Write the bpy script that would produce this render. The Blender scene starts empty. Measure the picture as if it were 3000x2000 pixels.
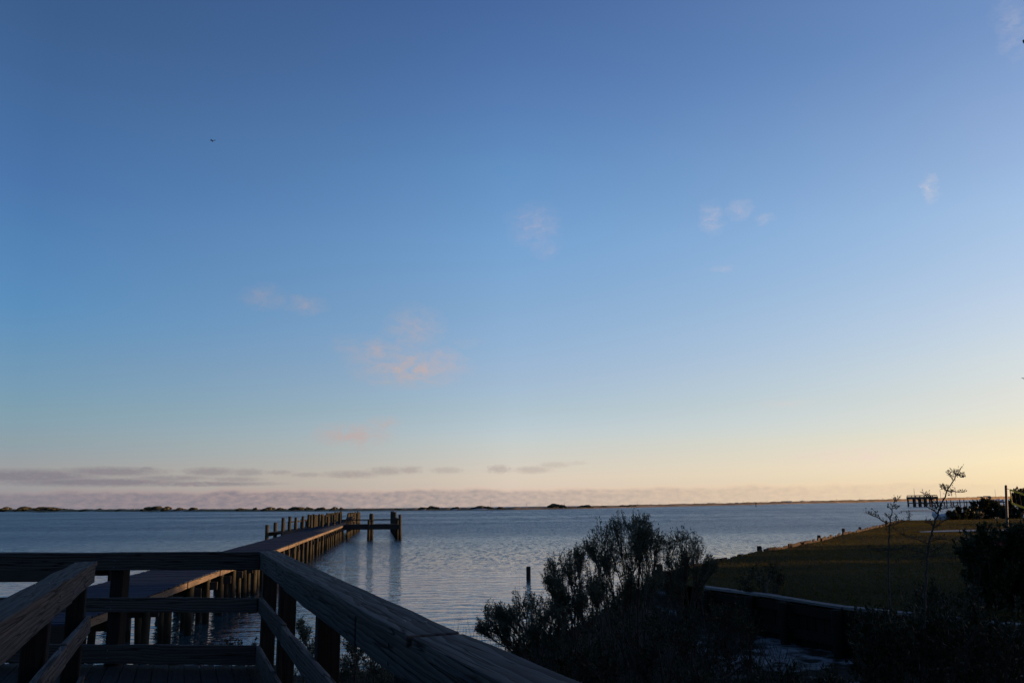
import bpy, bmesh, math, random
import numpy as np
from mathutils import Vector, Matrix, Euler, noise

random.seed(7)
rng = np.random.default_rng(11)
SC = bpy.context.scene
COL = SC.collection

# ------------------------------------------------------------------ camera
F = 2421.0            # focal length in photograph pixels (3000 wide)
ZC = 2.95             # eye height above the water
PITCH = math.atan(473 / F)
ROLL = math.atan(0.01133)
fw = Vector((0, math.cos(PITCH), math.sin(PITCH)))
up0 = Vector((0, -math.sin(PITCH), math.cos(PITCH)))
rt = Vector((1, 0, 0)) * math.cos(ROLL) - up0 * math.sin(ROLL)
up = up0 * math.cos(ROLL) + Vector((1, 0, 0)) * math.sin(ROLL)
EYE = Vector((0, 0, ZC))
cam = bpy.data.cameras.new('camera')
cam_o = bpy.data.objects.new('camera', cam)
COL.objects.link(cam_o)
cam.sensor_width = 36.0
cam.lens = 36.0 * F / 3000.0
cam.clip_start = 0.05
cam.clip_end = 20000
cam_o.matrix_world = Matrix(((rt.x, up.x, -fw.x, 0), (rt.y, up.y, -fw.y, 0), (rt.z, up.z, -fw.z, ZC), (0, 0, 0, 1)))
SC.camera = cam_o

def ray(x, y):
    return fw + rt * ((x - 1500) / F) + up * ((1000 - y) / F)
def gz(x, y, z):
    """survey point: where the sight line through a photo pixel meets height z"""
    d = ray(x, y)
    return EYE + d * ((z - ZC) / d.z)
def gy(x, y, Y):
    d = ray(x, y)
    return EYE + d * (Y / d.y)
def azel(x, y):
    d = ray(x, y).normalized()
    return math.degrees(math.atan2(d.x, d.y)), math.degrees(math.asin(d.z))

# ------------------------------------------------------------------ light
SUN_AZ, SUN_EL = 78.0, 3.0
vs = SC.view_settings
vs.view_transform = 'Standard'; vs.look = 'None'; vs.gamma = 1.0; vs.use_curve_mapping = False
vs.exposure = 1.5
EXPO = 2 ** 1.5
sun = bpy.data.lights.new('sun', 'SUN'); sun_o = bpy.data.objects.new('sun', sun); COL.objects.link(sun_o)
sun.energy = 3.2; sun.angle = math.radians(0.6); sun.color = (1.0, 0.56, 0.27)
sd = Vector((math.sin(math.radians(SUN_AZ)) * math.cos(math.radians(SUN_EL)), math.cos(math.radians(SUN_AZ)) * math.cos(math.radians(SUN_EL)), math.sin(math.radians(SUN_EL))))
sun_o.rotation_euler = sd.to_track_quat('Z', 'Y').to_euler()
sun_o.location = (60, 20, 30)

world = bpy.data.worlds.new('World'); SC.world = world; world.use_nodes = True
WT = world.node_tree; WN, WL = WT.nodes, WT.links

class NT:
    """small helper to write node trees"""
    def __init__(s, tree): s.t = tree
    def node(s, typ, ins=None, out=0, **kw):
        n = s.t.nodes.new(typ)
        for k, v in kw.items(): setattr(n, k, v)
        for k, v in (ins or {}).items():
            sk = n.inputs[k]
            if isinstance(v, bpy.types.NodeSocket): s.t.links.new(v, sk)
            else: sk.default_value = v
        return n.outputs[out] if out is not None else n
    def m(s, op, a, b=0.0, c=0.0, clamp=False):
        return s.node('ShaderNodeMath', {0: a, 1: b, 2: c}, operation=op, use_clamp=clamp)
    def v(s, op, a, b=(0, 0, 0), c=(0, 0, 0), out=0):
        return s.node('ShaderNodeVectorMath', {0: a, 1: b, 2: c}, out=out, operation=op)
    def mr(s, x, a, b, c=0.0, d=1.0, smooth=False):
        return s.node('ShaderNodeMapRange', {'Value': x, 'From Min': a, 'From Max': b, 'To Min': c, 'To Max': d}, interpolation_type='SMOOTHSTEP' if smooth else 'LINEAR')
    def mix(s, f, a, b, mode='MIX'):
        n = s.t.nodes.new('ShaderNodeMix'); n.data_type = 'RGBA'; n.blend_type = mode
        for i, v in ((0, f), (6, a), (7, b)):
            if isinstance(v, bpy.types.NodeSocket): s.t.links.new(v, n.inputs[i])
            else: n.inputs[i].default_value = v if (i == 0 or len(v) == 4) else (*v, 1)
        return n.outputs[2]
    def ramp(s, x, stops, interp='LINEAR'):
        n = s.t.nodes.new('ShaderNodeValToRGB'); r = n.color_ramp; r.interpolation = interp
        while len(r.elements) > 1: r.elements.remove(r.elements[-1])
        for i, (p, c) in enumerate(stops):
            e = r.elements[0] if i == 0 else r.elements.new(p)
            e.position = p; e.color = (*c, 1) if len(c) == 3 else c
        if isinstance(x, bpy.types.NodeSocket): s.t.links.new(x, n.inputs[0])
        return n.outputs[0]
    def noise(s, vec, scale=1.0, detail=2.0, rough=0.5, dist=0.0, out=0):
        return s.node('ShaderNodeTexNoise', {'Vector': vec, 'Scale': scale, 'Detail': detail, 'Roughness': rough, 'Distortion': dist}, out=out)
    def comb(s, x, y, z=0.0):
        return s.node('ShaderNodeCombineXYZ', {0: x, 1: y, 2: z})
    def sep(s, v):
        n = s.node('ShaderNodeSeparateXYZ', {0: v}, out=None)
        return n.outputs[0], n.outputs[1], n.outputs[2]

def build_world():
    W = NT(WT)
    bg = WN['Background']
    direction = W.node('ShaderNodeTexCoord', out=0)
    dn = W.v('NORMALIZE', direction)
    dx, dy, dz = W.sep(dn)
    el = W.m('MULTIPLY', W.m('ARCSINE', dz), 57.29578)
    az = W.m('MULTIPLY', W.m('ARCTAN2', dx, dy), 57.29578)
    # lowest four degrees of the clear sky share one look-up, haze takes over there
    look = W.comb(dx, dy, W.m('MAXIMUM', dz, math.sin(math.radians(4.0))))
    sky = W.node('ShaderNodeTexSky', {'Vector': W.v('NORMALIZE', look)}, sky_type='NISHITA', sun_disc=False,
                 sun_elevation=math.radians(SUN_EL), sun_rotation=math.radians(SUN_AZ), air_density=1.0, dust_density=0.5, ozone_density=3.0)
    # colour grade of the clear sky by height, for three bearings from the sun
    far_side = [(0, 3.49, 2.44, 3.53), (2.2, 3.91, 2.87, 3.85), (3.8, 3.05, 2.95, 4.5), (5.84, 2.98, 2.94, 3.7), (8.9, 2.88, 2.92, 3.53), (12, 2.51, 2.97, 3.71), (16, 2.52, 2.86, 3.58), (20, 2.46, 2.6, 3.38), (24, 2.42, 2.49, 3.08), (29, 2.22, 2.24, 2.73)]
    side = [(0.3, 7.2, 4.41, 4.96), (1.67, 7.6, 4.93, 5.41), (4, 6.12, 4.94, 6.45), (6.33, 5.97, 4.6, 5.05), (8.7, 6.17, 4.52, 4.85), (13.4, 6.05, 4.8, 4.87), (18, 5.75, 5.07, 5.26), (22.7, 5.0, 4.72, 5.04), (27, 4.4, 3.98, 4.63), (33, 3.48, 3.18, 3.98)]
    near_side = [(0.3, 5.5, 3.5, 3.12), (0.74, 5.73, 3.69, 3.2), (2.14, 5.94, 4.08, 3.79), (4.15, 5.17, 3.92, 4.35), (6.18, 5.91, 4.0, 3.83), (8.2, 6.47, 4.24, 3.79), (11.3, 6.87, 4.47, 3.99), (17.3, 6.87, 4.84, 4.34), (23.2, 6.23, 4.43, 4.2), (28.2, 5.03, 3.95, 4.09)]
    e01 = W.m('DIVIDE', el, 40.0)
    ramps = [W.ramp(e01, [(max(0, e / 40), (r / 8, g / 8, b / 8)) for e, r, g, b in t]) for t in (far_side, side, near_side)]
    daz = W.m('ABSOLUTE', W.m('SUBTRACT', az, SUN_AZ))
    daz = W.m('MINIMUM', daz, W.m('SUBTRACT', 360.0, daz))
    g = W.mix(W.mr(daz, 109, 78), ramps[0], ramps[1])
    g = W.mix(W.mr(daz, 78, 47), g, ramps[2])
    col = W.mix(1.0, sky, g, 'MULTIPLY')
    col = W.v('MULTIPLY', col, (8.0 / EXPO,) * 3)      # undo the ramp's 1/8
    # --- clouds: one low bank all round, streaks above it on the far side, wisps
    ae = W.comb(az, el)
    warp = W.v('SUBTRACT', W.noise(W.v('MULTIPLY', ae, (0.9, 1.6, 1)), 1.0, 3, 0.55, out=1), (0.5, 0.5, 0.5))
    warp2 = W.v('SUBTRACT', W.noise(W.v('MULTIPLY', ae, (3.2, 5.0, 1)), 1.0, 3, 0.6, out=1), (0.5, 0.5, 0.5))
    aw = W.v('MULTIPLY_ADD', warp, (1.5, 0.8, 0), ae)
    aw = W.v('MULTIPLY_ADD', warp2, (0.55, 0.3, 0), aw)
    k = 10.0 / EXPO
    def lin(c): return tuple(((v / 255 + .055) / 1.055) ** 2.4 * k for v in c)
    side_f = W.mr(daz, 112, 44)
    grey = W.ramp(side_f, [(0, lin((127, 124, 135))), (.24, lin((134, 128, 136))), (.5, lin((172, 160, 155))), (.78, lin((214, 192, 168))), (1, lin((244, 219, 180)))])
    pink = W.ramp(side_f, [(0, lin((150, 140, 146))), (.25, lin((188, 162, 156))), (.5, lin((224, 196, 178))), (.78, lin((240, 212, 178))), (1, lin((250, 226, 184)))])
    wisp_c = W.ramp(side_f, [(0, lin((150, 138, 150))), (.25, lin((184, 164, 162))), (.4, lin((196, 174, 168))), (.55, lin((206, 188, 198))), (.8, lin((236, 210, 204))), (1, lin((253, 234, 208)))])
    # low bank
    edge = W.m('MULTIPLY_ADD', W.noise(W.v('MULTIPLY', ae, (0.33, 0.5, 1)), 1.0, 5, 0.58), 0.9, 0.66)
    bank = W.mr(W.m('SUBTRACT', edge, el), -0.14, 0.42, smooth=True)
    lit = W.mr(W.m('SUBTRACT', edge, el), 0.05, 0.42, smooth=True)
    puff = W.noise(W.v('MULTIPLY', ae, (1.6, 4.0, 1)), 1.0, 4, 0.6)
    bcol = W.mix(W.m('MULTIPLY', lit, W.mr(puff, 0.3, 0.65, 0.45, 1.0)), pink, grey)
    col = W.mix(W.m('MULTIPLY', bank, W.mr(side_f, 0.45, 1.0, 0.97, 0.72)), col, bcol)
    # long streaks
    a2 = W.v('MULTIPLY_ADD', warp2, (1.6, 0.16, 0), ae)
    streak = None
    for x, y, hw, hh, s_ in [(90, 1394, 230, 13, .85), (330, 1381, 160, 9, .75), (290, 1412, 300, 8, .9), (590, 1417, 230, 5, .75), (428, 1372, 30, 4, .6), (615, 1381, 80, 9, .6), (722, 1383, 55, 8, .5), (500, 1400, 120, 6, .6), (820, 1383, 40, 5, .4), (690, 1404, 80, 6, .5), (900, 1390, 50, 5, .4), (-300, 1398, 260, 16, .8),
                             (1030, 1389, 85, 8, .55), (1130, 1379, 55, 9, .55), (1202, 1376, 36, 8, .55), (1310, 1377, 50, 7, .4), (1462, 1374, 34, 9, .55), (1560, 1376, 55, 8, .5), (1625, 1361, 45, 7, .35), (1690, 1356, 28, 5, .25)]:
        a, e = azel(x, y)
        d = W.v('LENGTH', W.v('MULTIPLY', W.v('SUBTRACT', a2, (a, e, 0)), (42.25 / hw / math.cos(math.radians(a)) ** 2, 42.25 / hh / 1.4, 0)), out=1)
        f = W.mr(d, 1.25, 0.45, 0.0, s_)
        streak = f if streak is None else W.m('MAXIMUM', streak, f)
    col = W.mix(W.m('MULTIPLY', streak, W.mr(puff, 0.25, 0.55, 0.5, 1.0)), col, W.mix(W.mr(puff, 0.45, 0.8, 0.0, 0.6), W.v('MULTIPLY', grey, (0.9, 0.9, 0.93)), pink))
    # single wisps: bearing, height, half sizes, strength
    mask = None
    wisps = [(775, 872, 50, 24, .30), (895, 893, 44, 20, .32), (1010, 1015, 35, 22, .22), (1110, 1032, 75, 32, .52), (1215, 965, 62, 48, .4), (1205, 1078, 115, 40, .72), (1285, 1065, 55, 34, .6), (1370, 1000, 40, 12, .12),
             (1030, 1275, 85, 24, .95), (1120, 1240, 36, 14, .6), (1565, 660, 55, 44, .3), (1600, 728, 34, 22, .22), (2085, 640, 26, 32, .3), (2165, 615, 26, 20, .3), (2240, 642, 20, 10, .22), (2120, 786, 30, 9, .2),
             (2725, 552, 17, 28, .34), (2305, 1182, 55, 8, .3), (2965, 70, 45, 70, .12), (2560, 1340, 190, 26, .5), (2720, 1300, 150, 16, .4)]
    for x, y, hw, hh, s_ in wisps:
        a, e = azel(x, y)
        ww = max(hw, 1) / 42.25 / max(0.72, math.cos(math.radians(a)) ** -0.0) * (math.cos(math.radians(a)) ** 2 if abs(a) > 8 else 1) * 1.25
        hh_ = hh / 42.25 * 1.25
        d = W.v('LENGTH', W.v('MULTIPLY', W.v('SUBTRACT', aw, (a, e, 0)), (1 / ww, 1 / hh_, 0)), out=1)
        f = W.mr(d, 1.4, 0.0, 0.0, s_ * .95)
        mask = f if mask is None else W.m('MAXIMUM', mask, f)
    fib = W.noise(W.v('MULTIPLY', aw, (1.1, 1.9, 1)), 1.0, 6, 0.68)
    mask = W.m('MULTIPLY', mask, W.mr(fib, 0.3, 0.72, 0.0, 1.6))
    col = W.mix(W.m('MINIMUM', mask, 0.7), col, wisp_c)
    WL.new(col, bg.inputs[0])
    bg.inputs[1].default_value = 0.1
build_world()
SC.cycles.use_denoising = True
SC.cycles.max_bounces = 5
world.cycles.sampling_method = 'MANUAL'
world.cycles.sample_map_resolution = 1024
SC.cycles.transparent_max_bounces = 8

# ------------------------------------------------------------------ basic helpers
def link(o, parent=None):
    COL.objects.link(o)
    if parent is not None:
        o.parent = parent
    return o
def tag(o, label=None, cat=None, group=None, kind=None):
    if label: o['label'] = label
    if cat: o['category'] = cat
    if group: o['group'] = group
    if kind: o['kind'] = kind
    return o
def thing(name, loc, label, cat, group=None):
    o = bpy.data.objects.new(name, None); o.empty_display_size = 0.2
    o.location = loc; COL.objects.link(o)
    return tag(o, label, cat, group)
WORLDLOC = {}
def base_of(parent):
    p = Vector((0, 0, 0))
    while parent is not None:
        p = p + parent.location; parent = parent.parent
    return p
def put(name, mesh, mat, parent=None, loc=(0, 0, 0), rot=None):
    o = bpy.data.objects.new(name, mesh)
    if mat is not None and not mesh.materials: mesh.materials.append(mat)
    o.location = Vector(loc) - (base_of(parent) if parent is not None else Vector((0, 0, 0)))
    if rot is not None:
        o.rotation_mode = 'QUATERNION'; o.rotation_quaternion = rot
    return link(o, parent)
def from_np(name, verts, faces, mat, smooth=False, parent=None, loc=(0, 0, 0)):
    me = bpy.data.meshes.new(name)
    verts = np.asarray(verts, dtype=np.float32); faces = np.asarray(faces, dtype=np.int32)
    n, k = faces.shape
    me.vertices.add(len(verts)); me.vertices.foreach_set('co', (verts - np.array(loc, dtype=np.float32)).ravel())
    me.loops.add(n * k); me.loops.foreach_set('vertex_index', faces.ravel())
    me.polygons.add(n); me.polygons.foreach_set('loop_start', np.arange(0, n * k, k, dtype=np.int32))
    if smooth: me.polygons.foreach_set('use_smooth', np.ones(n, dtype=bool))
    me.update(); me.validate()
    me.materials.append(mat)
    return put(name, me, mat, parent, loc)

BOXES = {}
def box_mesh(L, w, h, mat, bevel=0.006, wear=0.0, seed=0):
    key = (round(L, 3), round(w, 3), round(h, 3), mat.name, bevel, wear, seed)
    if key in BOXES: return BOXES[key]
    bm = bmesh.new(); bmesh.ops.create_cube(bm, size=1.0)
    bmesh.ops.scale(bm, vec=(L, w, h), verts=bm.verts)
    if wear:
        n = max(2, int(L / 0.16))
        for i in range(1, n):
            bmesh.ops.bisect_plane(bm, geom=bm.verts[:] + bm.edges[:] + bm.faces[:], plane_co=(-L / 2 + L * i / n, 0, 0), plane_no=(1, 0, 0))
    if bevel: bmesh.ops.bevel(bm, geom=[e for e in bm.edges if e.calc_face_angle(0) > 0.5], offset=bevel, segments=2 if wear else 1, affect='EDGES', profile=0.6)
    if wear:
        for v in bm.verts:
            q = noise.noise_vector(Vector((v.co.x * 1.7 + seed * 7.3, v.co.y * 9, v.co.z * 9)))
            v.co += Vector((0, q.y, q.z)) * wear
            q = noise.noise_vector(Vector((v.co.x * 0.35 + seed * 3.1, 5.5, 1.5)))
            v.co += Vector((0, q.y * 1.4, q.z * 0.7)) * wear
    me = bpy.data.meshes.new('board'); bm.to_mesh(me); bm.free()
    me.materials.append(mat)
    BOXES[key] = me
    return me
def board(name, a, b, w, h, mat, parent, upv=(0, 0, 1), bevel=0.006, wear=0.0, seed=0):
    """a straight piece of timber from a to b (centre line); h is along upv"""
    a, b = Vector(a), Vector(b)
    x = (b - a); L = x.length; x.normalize()
    y = Vector(upv).cross(x)
    if y.length < 1e-4: y = Vector((0, 1, 0)).cross(x)
    y.normalize(); z = x.cross(y)
    q = Matrix(((x.x, y.x, z.x), (x.y, y.y, z.y), (x.z, y.z, z.z))).to_quaternion()
    return put(name, box_mesh(L, w, h, mat, bevel, wear, seed), mat, parent, (a + b) / 2, q)
PILES = {}
def pile_mesh(L, r, mat, n=12):
    key = (round(L, 2), round(r, 3), mat.name)
    if key in PILES: return PILES[key]
    bm = bmesh.new(); rings = []
    zs = [0, L * .5, L - .04, L]
    for i, z in enumerate(zs):
        rr = r * (1.06 - 0.08 * z / L) * (0.9 if i == 3 else 1)
        rings.append([bm.verts.new((rr * math.cos(2 * math.pi * k / n) * (1 + .03 * math.sin(3 * k + L * 5)), rr * math.sin(2 * math.pi * k / n), z)) for k in range(n)])
    for a, b in zip(rings, rings[1:]):
        for k in range(n): bm.faces.new((a[k], a[(k + 1) % n], b[(k + 1) % n], b[k]))
    bm.faces.new(rings[-1]); bm.faces.new(rings[0][::-1])
    for f in bm.faces: f.smooth = len(f.verts) == 4
    me = bpy.data.meshes.new('pile'); bm.to_mesh(me); bm.free(); me.materials.append(mat)
    PILES[key] = me
    return me
def pile(name, x, y, z0, z1, r, mat, parent, lean=0.012):
    q = Euler((random.gauss(0, lean), random.gauss(0, lean), random.random() * 6.28)).to_quaternion()
    return put(name, pile_mesh(round((z1 - z0) * 20) / 20, r, mat), mat, parent, (x, y, z0), q)

# ------------------------------------------------------------------ materials
def material(name, rough=0.8):
    m = bpy.data.materials.new(name); m.use_nodes = True
    b = m.node_tree.nodes['Principled BSDF']; b.inputs['Roughness'].default_value = rough
    return m, NT(m.node_tree), b
def bump(N, b, height, strength=0.4, distance=0.01):
    N.t.links.new(N.node('ShaderNodeBump', {'Height': height, 'Strength': strength, 'Distance': distance}), b.inputs['Normal'])
def set_col(N, b, c): N.t.links.new(c, b.inputs['Base Color'])

def wood(name, dark, light, stain=None, grain_bump=0.5, wet=False, checks=True):
    m, N, b = material(name, 0.9)
    b.inputs['Specular IOR Level'].default_value = 0.12
    co = N.node('ShaderNodeTexCoord', out=3)
    rnd = N.node('ShaderNodeObjectInfo', out=5)
    off = N.v('MULTIPLY_ADD', N.comb(rnd, rnd, rnd), (37.0, 11.0, 23.0), co)
    # cathedral grain: rings stretched along the board
    st = N.v('MULTIPLY', off, (0.3, 9.0, 9.0))
    wob = N.noise(N.v('MULTIPLY', off, (1.3, 5, 5)), 1.0, 3, 0.5, out=1)
    st = N.v('MULTIPLY_ADD', wob, (0.2, 0.7, 0.7), st)
    rings = N.node('ShaderNodeTexWave', {'Vector': st, 'Scale': 1.5, 'Distortion': 2.6, 'Detail': 3.0, 'Detail Scale': 1.2}, out=1, wave_type='RINGS', rings_direction='X', wave_profile='SAW')
    fib = N.noise(N.v('MULTIPLY', off, (3.0, 120, 120)), 1.0, 3, 0.6)
    blot = N.noise(N.v('MULTIPLY', off, (1.4, 4.5, 4.5)), 1.0, 4, 0.6)
    t = N.m('MULTIPLY_ADD', rings, 0.45, N.m('MULTIPLY', fib, 0.35))
    t = N.m('MULTIPLY_ADD', blot, 0.6, t)
    c = N.ramp(N.mr(t, 0.3, 1.15), [(0, dark), (0.55, tuple(a * .5 + q * .5 for a, q in zip(dark, light))), (1, light)])
    c = N.mix(N.mr(rnd, 0, 1, 0.0, 0.45), c, tuple(v * 0.6 for v in dark))
    h = t
    if checks:
        ck = N.noise(N.v('MULTIPLY', off, (0.9, 26, 26)), 1.0, 2, 0.4)
        crack = N.mr(N.m('ABSOLUTE', N.m('SUBTRACT', ck, 0.5)), 0.0, 0.03)
        crack = N.m('MAXIMUM', crack, N.mr(blot, 0.5, 0.42))
        c = N.mix(N.m('SUBTRACT', 1.0, crack), c, tuple(v * 0.25 for v in dark))
        h = N.m('MULTIPLY_ADD', crack, 0.8, h)
    if wet:
        z = N.sep(N.node('ShaderNodeNewGeometry', out=0))[2]
        z = N.m('MULTIPLY_ADD', blot, 0.3, z)
        c = N.mix(N.mr(z, 0.62, 0.42), c, (0.012, 0.013, 0.011))
    set_col(N, b, c)
    bump(N, b, h, grain_bump, 0.006)
    return m
M_rail = wood('weathered_rail_wood', (0.016, 0.0155, 0.0148), (0.15, 0.142, 0.138), grain_bump=0.8)
M_post = wood('dark_post_wood', (0.008, 0.0075, 0.007), (0.026, 0.025, 0.023))
M_deck = wood('deck_wood', (0.009, 0.009, 0.009), (0.028, 0.027, 0.027))
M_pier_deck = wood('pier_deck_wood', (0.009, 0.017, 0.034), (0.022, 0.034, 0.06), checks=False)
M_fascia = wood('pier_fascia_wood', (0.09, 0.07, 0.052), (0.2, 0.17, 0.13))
M_beam = wood('creosoted_beam_wood', (0.02, 0.019, 0.018), (0.06, 0.056, 0.05), checks=False)
M_pile = wood('treated_pile_wood', (0.015, 0.017, 0.012), (0.055, 0.051, 0.037), wet=True, checks=False)
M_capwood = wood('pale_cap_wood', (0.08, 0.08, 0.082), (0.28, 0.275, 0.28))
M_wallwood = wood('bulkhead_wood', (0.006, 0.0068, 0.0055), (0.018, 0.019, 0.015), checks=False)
M_seawall = wood('seawall_wood', (0.018, 0.013, 0.009), (0.06, 0.043, 0.03), checks=False)

def plain(name, c, rough=0.7, var=0.25, scale=6.0, metallic=0.0):
    m, N, b = material(name, rough)
    n = N.noise(N.node('ShaderNodeTexCoord', out=3), scale, 4, 0.6)
    set_col(N, b, N.ramp(n, [(0.25, tuple(v * (1 - var) for v in c)), (0.75, tuple(min(1, v * (1 + var)) for v in c))]))
    b.inputs['Metallic'].default_value = metallic
    return m
def leaf_mat(name, c1, c2, trans=0.25, spec=0.2):
    m, N, b = material(name, 0.55)
    r = N.node('ShaderNodeNewGeometry', out=8)
    c = N.mix(r, c1, c2)
    set_col(N, b, c)
    b.inputs['Specular IOR Level'].default_value = spec
    tr = N.node('ShaderNodeBsdfTranslucent', {'Color': c})
    mx = N.node('ShaderNodeMixShader', {0: trans, 1: b.outputs[0], 2: tr})
    N.t.links.new(mx, m.node_tree.nodes['Material Output'].inputs[0])
    return m
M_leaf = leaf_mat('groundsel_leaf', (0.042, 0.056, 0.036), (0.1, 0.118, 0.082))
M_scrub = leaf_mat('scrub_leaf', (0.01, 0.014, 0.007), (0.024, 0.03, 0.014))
M_hedge = leaf_mat('hedge_leaf', (0.012, 0.02, 0.009), (0.028, 0.04, 0.016))
M_yaupon = leaf_mat('yaupon_leaf', (0.022, 0.032, 0.016), (0.045, 0.05, 0.026), 0.15)
M_dune = leaf_mat('island_leaf', (0.03, 0.033, 0.017), (0.06, 0.056, 0.028), 0.1)
M_grass = leaf_mat('lawn_blade', (0.036, 0.037, 0.01), (0.074, 0.06, 0.018), 0.45, 0.0)
M_reed = leaf_mat('beach_grass_blade', (0.06, 0.06, 0.03), (0.13, 0.11, 0.06), 0.2)
M_bark = plain('bark', (0.03, 0.026, 0.022), 0.9)

def water_mat():
    m, N, b = material('sound_water', 0.05)
    pos = N.node('ShaderNodeNewGeometry', out=0)
    x, y, z = N.sep(pos)
    r = N.m('SQRT', N.m('ADD', N.m('MULTIPLY', x, x), N.m('MULTIPLY', y, y)))
    set_col(N, b, N.mix(N.mr(r, 25, 130, smooth=True), (0.022, 0.055, 0.07), (0.006, 0.036, 0.07)))   # sandy shallows to deep sound
    b.inputs['IOR'].default_value = 1.333
    b.inputs['Specular IOR Level'].default_value = 0.5
    p = N.v('MULTIPLY_ADD', N.noise(N.v('MULTIPLY', pos, (0.18, 0.3, 0)), 1.0, 3, 0.5, out=1), (1.6, 0.8, 0), pos)
    swell = N.noise(N.v('MULTIPLY', p, (0.75, 1.9, 0)), 1.0, 2, 0.45)
    rip = N.noise(N.v('MULTIPLY', p, (2.0, 4.6, 0)), 1.0, 3, 0.5)
    fine = N.noise(N.v('MULTIPLY', pos, (7, 11, 0)), 1.0, 2, 0.5)
    # wind lanes: rougher offshore, calm patches near the beach
    lane = N.noise(N.v('MULTIPLY', pos, (0.006, 0.03, 0)), 1.0, 3, 0.5)
    wind = N.m('MULTIPLY', N.mr(r, 20, 80, 0.22, 1.0, smooth=True), N.mr(lane, 0.3, 0.7, 0.6, 1.25))
    chop = N.noise(N.v('MULTIPLY', p, (1.5, 0.8, 0)), 1.0, 3, 0.65)
    h = N.m('MULTIPLY', swell, 0.075)
    h = N.m('MULTIPLY_ADD', chop, N.m('MULTIPLY', wind, 0.12), h)
    h = N.m('MULTIPLY_ADD', rip, N.m('MULTIPLY', wind, 0.1), h)
    h = N.m('ADD', h, N.m('MULTIPLY', rip, 0.02))
    h = N.m('MULTIPLY_ADD', fine, N.m('MULTIPLY', wind, 0.03), h)
    # wind chop as slopes: wave groups grow with open water
    sa = N.v('SUBTRACT', N.noise(N.v('MULTIPLY', pos, (4.2, 1.0, 0)), 1.0, 3, 0.7, out=1), (0.5, 0.5, 0.5))
    sb = N.v('SUBTRACT', N.noise(N.v('MULTIPLY', pos, (0.55, 0.1, 0)), 1.0, 3, 0.7, out=1), (0.5, 0.5, 0.5))
    g1 = N.m('MULTIPLY', N.mr(r, 32, 50, 0.1, 1.0, smooth=True), N.mr(lane, 0.3, 0.7, 0.7, 1.2))
    sl = N.v('MULTIPLY', sa, N.comb(N.m('MULTIPLY', g1, 0.6), N.m('MULTIPLY', g1, 1.5), 0.0))
    g2 = N.mr(r, 70, 180, 0.0, 1.0, smooth=True)
    sl = N.v('ADD', sl, N.v('MULTIPLY', sb, N.comb(N.m('MULTIPLY', g2, 0.4), N.m('MULTIPLY', g2, 0.9), 0.0)))
    nrm = N.v('NORMALIZE', N.v('ADD', N.v('MULTIPLY', sl, (1, 1, 0)), (0, 0, 1)))
    bn = N.node('ShaderNodeBump', {'Height': h, 'Strength': 1.0, 'Distance': 1.0, 'Normal': nrm})
    N.t.links.new(bn, b.inputs['Normal'])
    N.t.links.new(N.m('MULTIPLY', N.mr(r, 32, 90, 0.05, 0.34), N.mr(lane, 0.3, 0.7, 0.8, 1.15)), b.inputs['Roughness'])
    return m
M_water = water_mat()

def ground_mat(name, ca, cb, cc, scale, bs=0.5):
    m, N, b = material(name, 0.95)
    pos = N.node('ShaderNodeNewGeometry', out=0)
    n1 = N.noise(pos, scale, 5, 0.6); n2 = N.noise(pos, scale * 14, 3, 0.6)
    c = N.ramp(n1, [(0.35, ca), (0.55, cb), (0.72, cc)])
    c = N.mix(N.mr(n2, 0.3, 0.7, 0.0, 0.5), c, tuple(v * 0.55 for v in ca))
    set_col(N, b, c); b.inputs['Specular IOR Level'].default_value = 0.02
    bump(N, b, N.m('MULTIPLY_ADD', n2, 0.5, n1), bs, 0.03)
    return m
M_lawn = ground_mat('lawn_turf', (0.014, 0.014, 0.005), (0.024, 0.022, 0.007), (0.045, 0.036, 0.014), 0.35)
M_sand = ground_mat('white_sand', (0.26, 0.25, 0.235), (0.33, 0.32, 0.3), (0.42, 0.4, 0.37), 1.3, 0.8)
def beach_mat():
    m, N, b = material('beach_ground', 0.95)
    pos = N.node('ShaderNodeNewGeometry', out=0)
    n1 = N.noise(pos, 0.9, 5, 0.65); n2 = N.noise(pos, 9.0, 4, 0.65); n3 = N.noise(pos, 2.6, 4, 0.6)
    sand = N.ramp(n2, [(0.3, (0.12, 0.117, 0.117)), (0.7, (0.25, 0.243, 0.243))])
    litter = N.ramp(n2, [(0.3, (0.01, 0.009, 0.006)), (0.7, (0.03, 0.026, 0.018))])
    x, y, z = N.sep(pos)
    # bare sand lies along the foot of the bulkhead
    bare = N.m('MULTIPLY', N.mr(x, 2.6, 3.6), N.mr(x, 8.0, 6.5))
    bare = N.m('MULTIPLY', bare, N.mr(y, 10.2, 11.6))
    f = N.mr(N.m('MULTIPLY_ADD', n3, 0.5, n1), 0.72, 0.84, 0.0, 1.0)
    c = N.mix(N.m('MULTIPLY', bare, f), litter, sand)
    set_col(N, b, c); bump(N, b, N.m('ADD', n2, n3), 0.7, 0.05)
    b.inputs['Specular IOR Level'].default_value = 0.1
    return m
M_beach = beach_mat()
M_island = ground_mat('dune_scrub', (0.15, 0.12, 0.07), (0.24, 0.18, 0.11), (0.36, 0.3, 0.22), 0.045)

# ------------------------------------------------------------------ setting: water, island, ground
SHORE_PX = [(-700, 1506), (-300, 1500.5), (0, 1498.5), (750, 1498), (1000, 1497), (1200, 1496), (1500, 1493.5), (1700, 1490), (2000, 1482.6), (2300, 1475.8), (2600, 1469), (2960, 1460.4), (3200, 1457.0), (3600, 1451.0)]
def lerp_tab(t, x):
    for (x0, y0), (x1, y1) in zip(t, t[1:]):
        if x <= x1: return y0 + (y1 - y0) * (x - x0) / (x1 - x0)
    return t[-1][1]
def shore(px):
    return gz(px, lerp_tab(SHORE_PX, px), 0.0)

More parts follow.
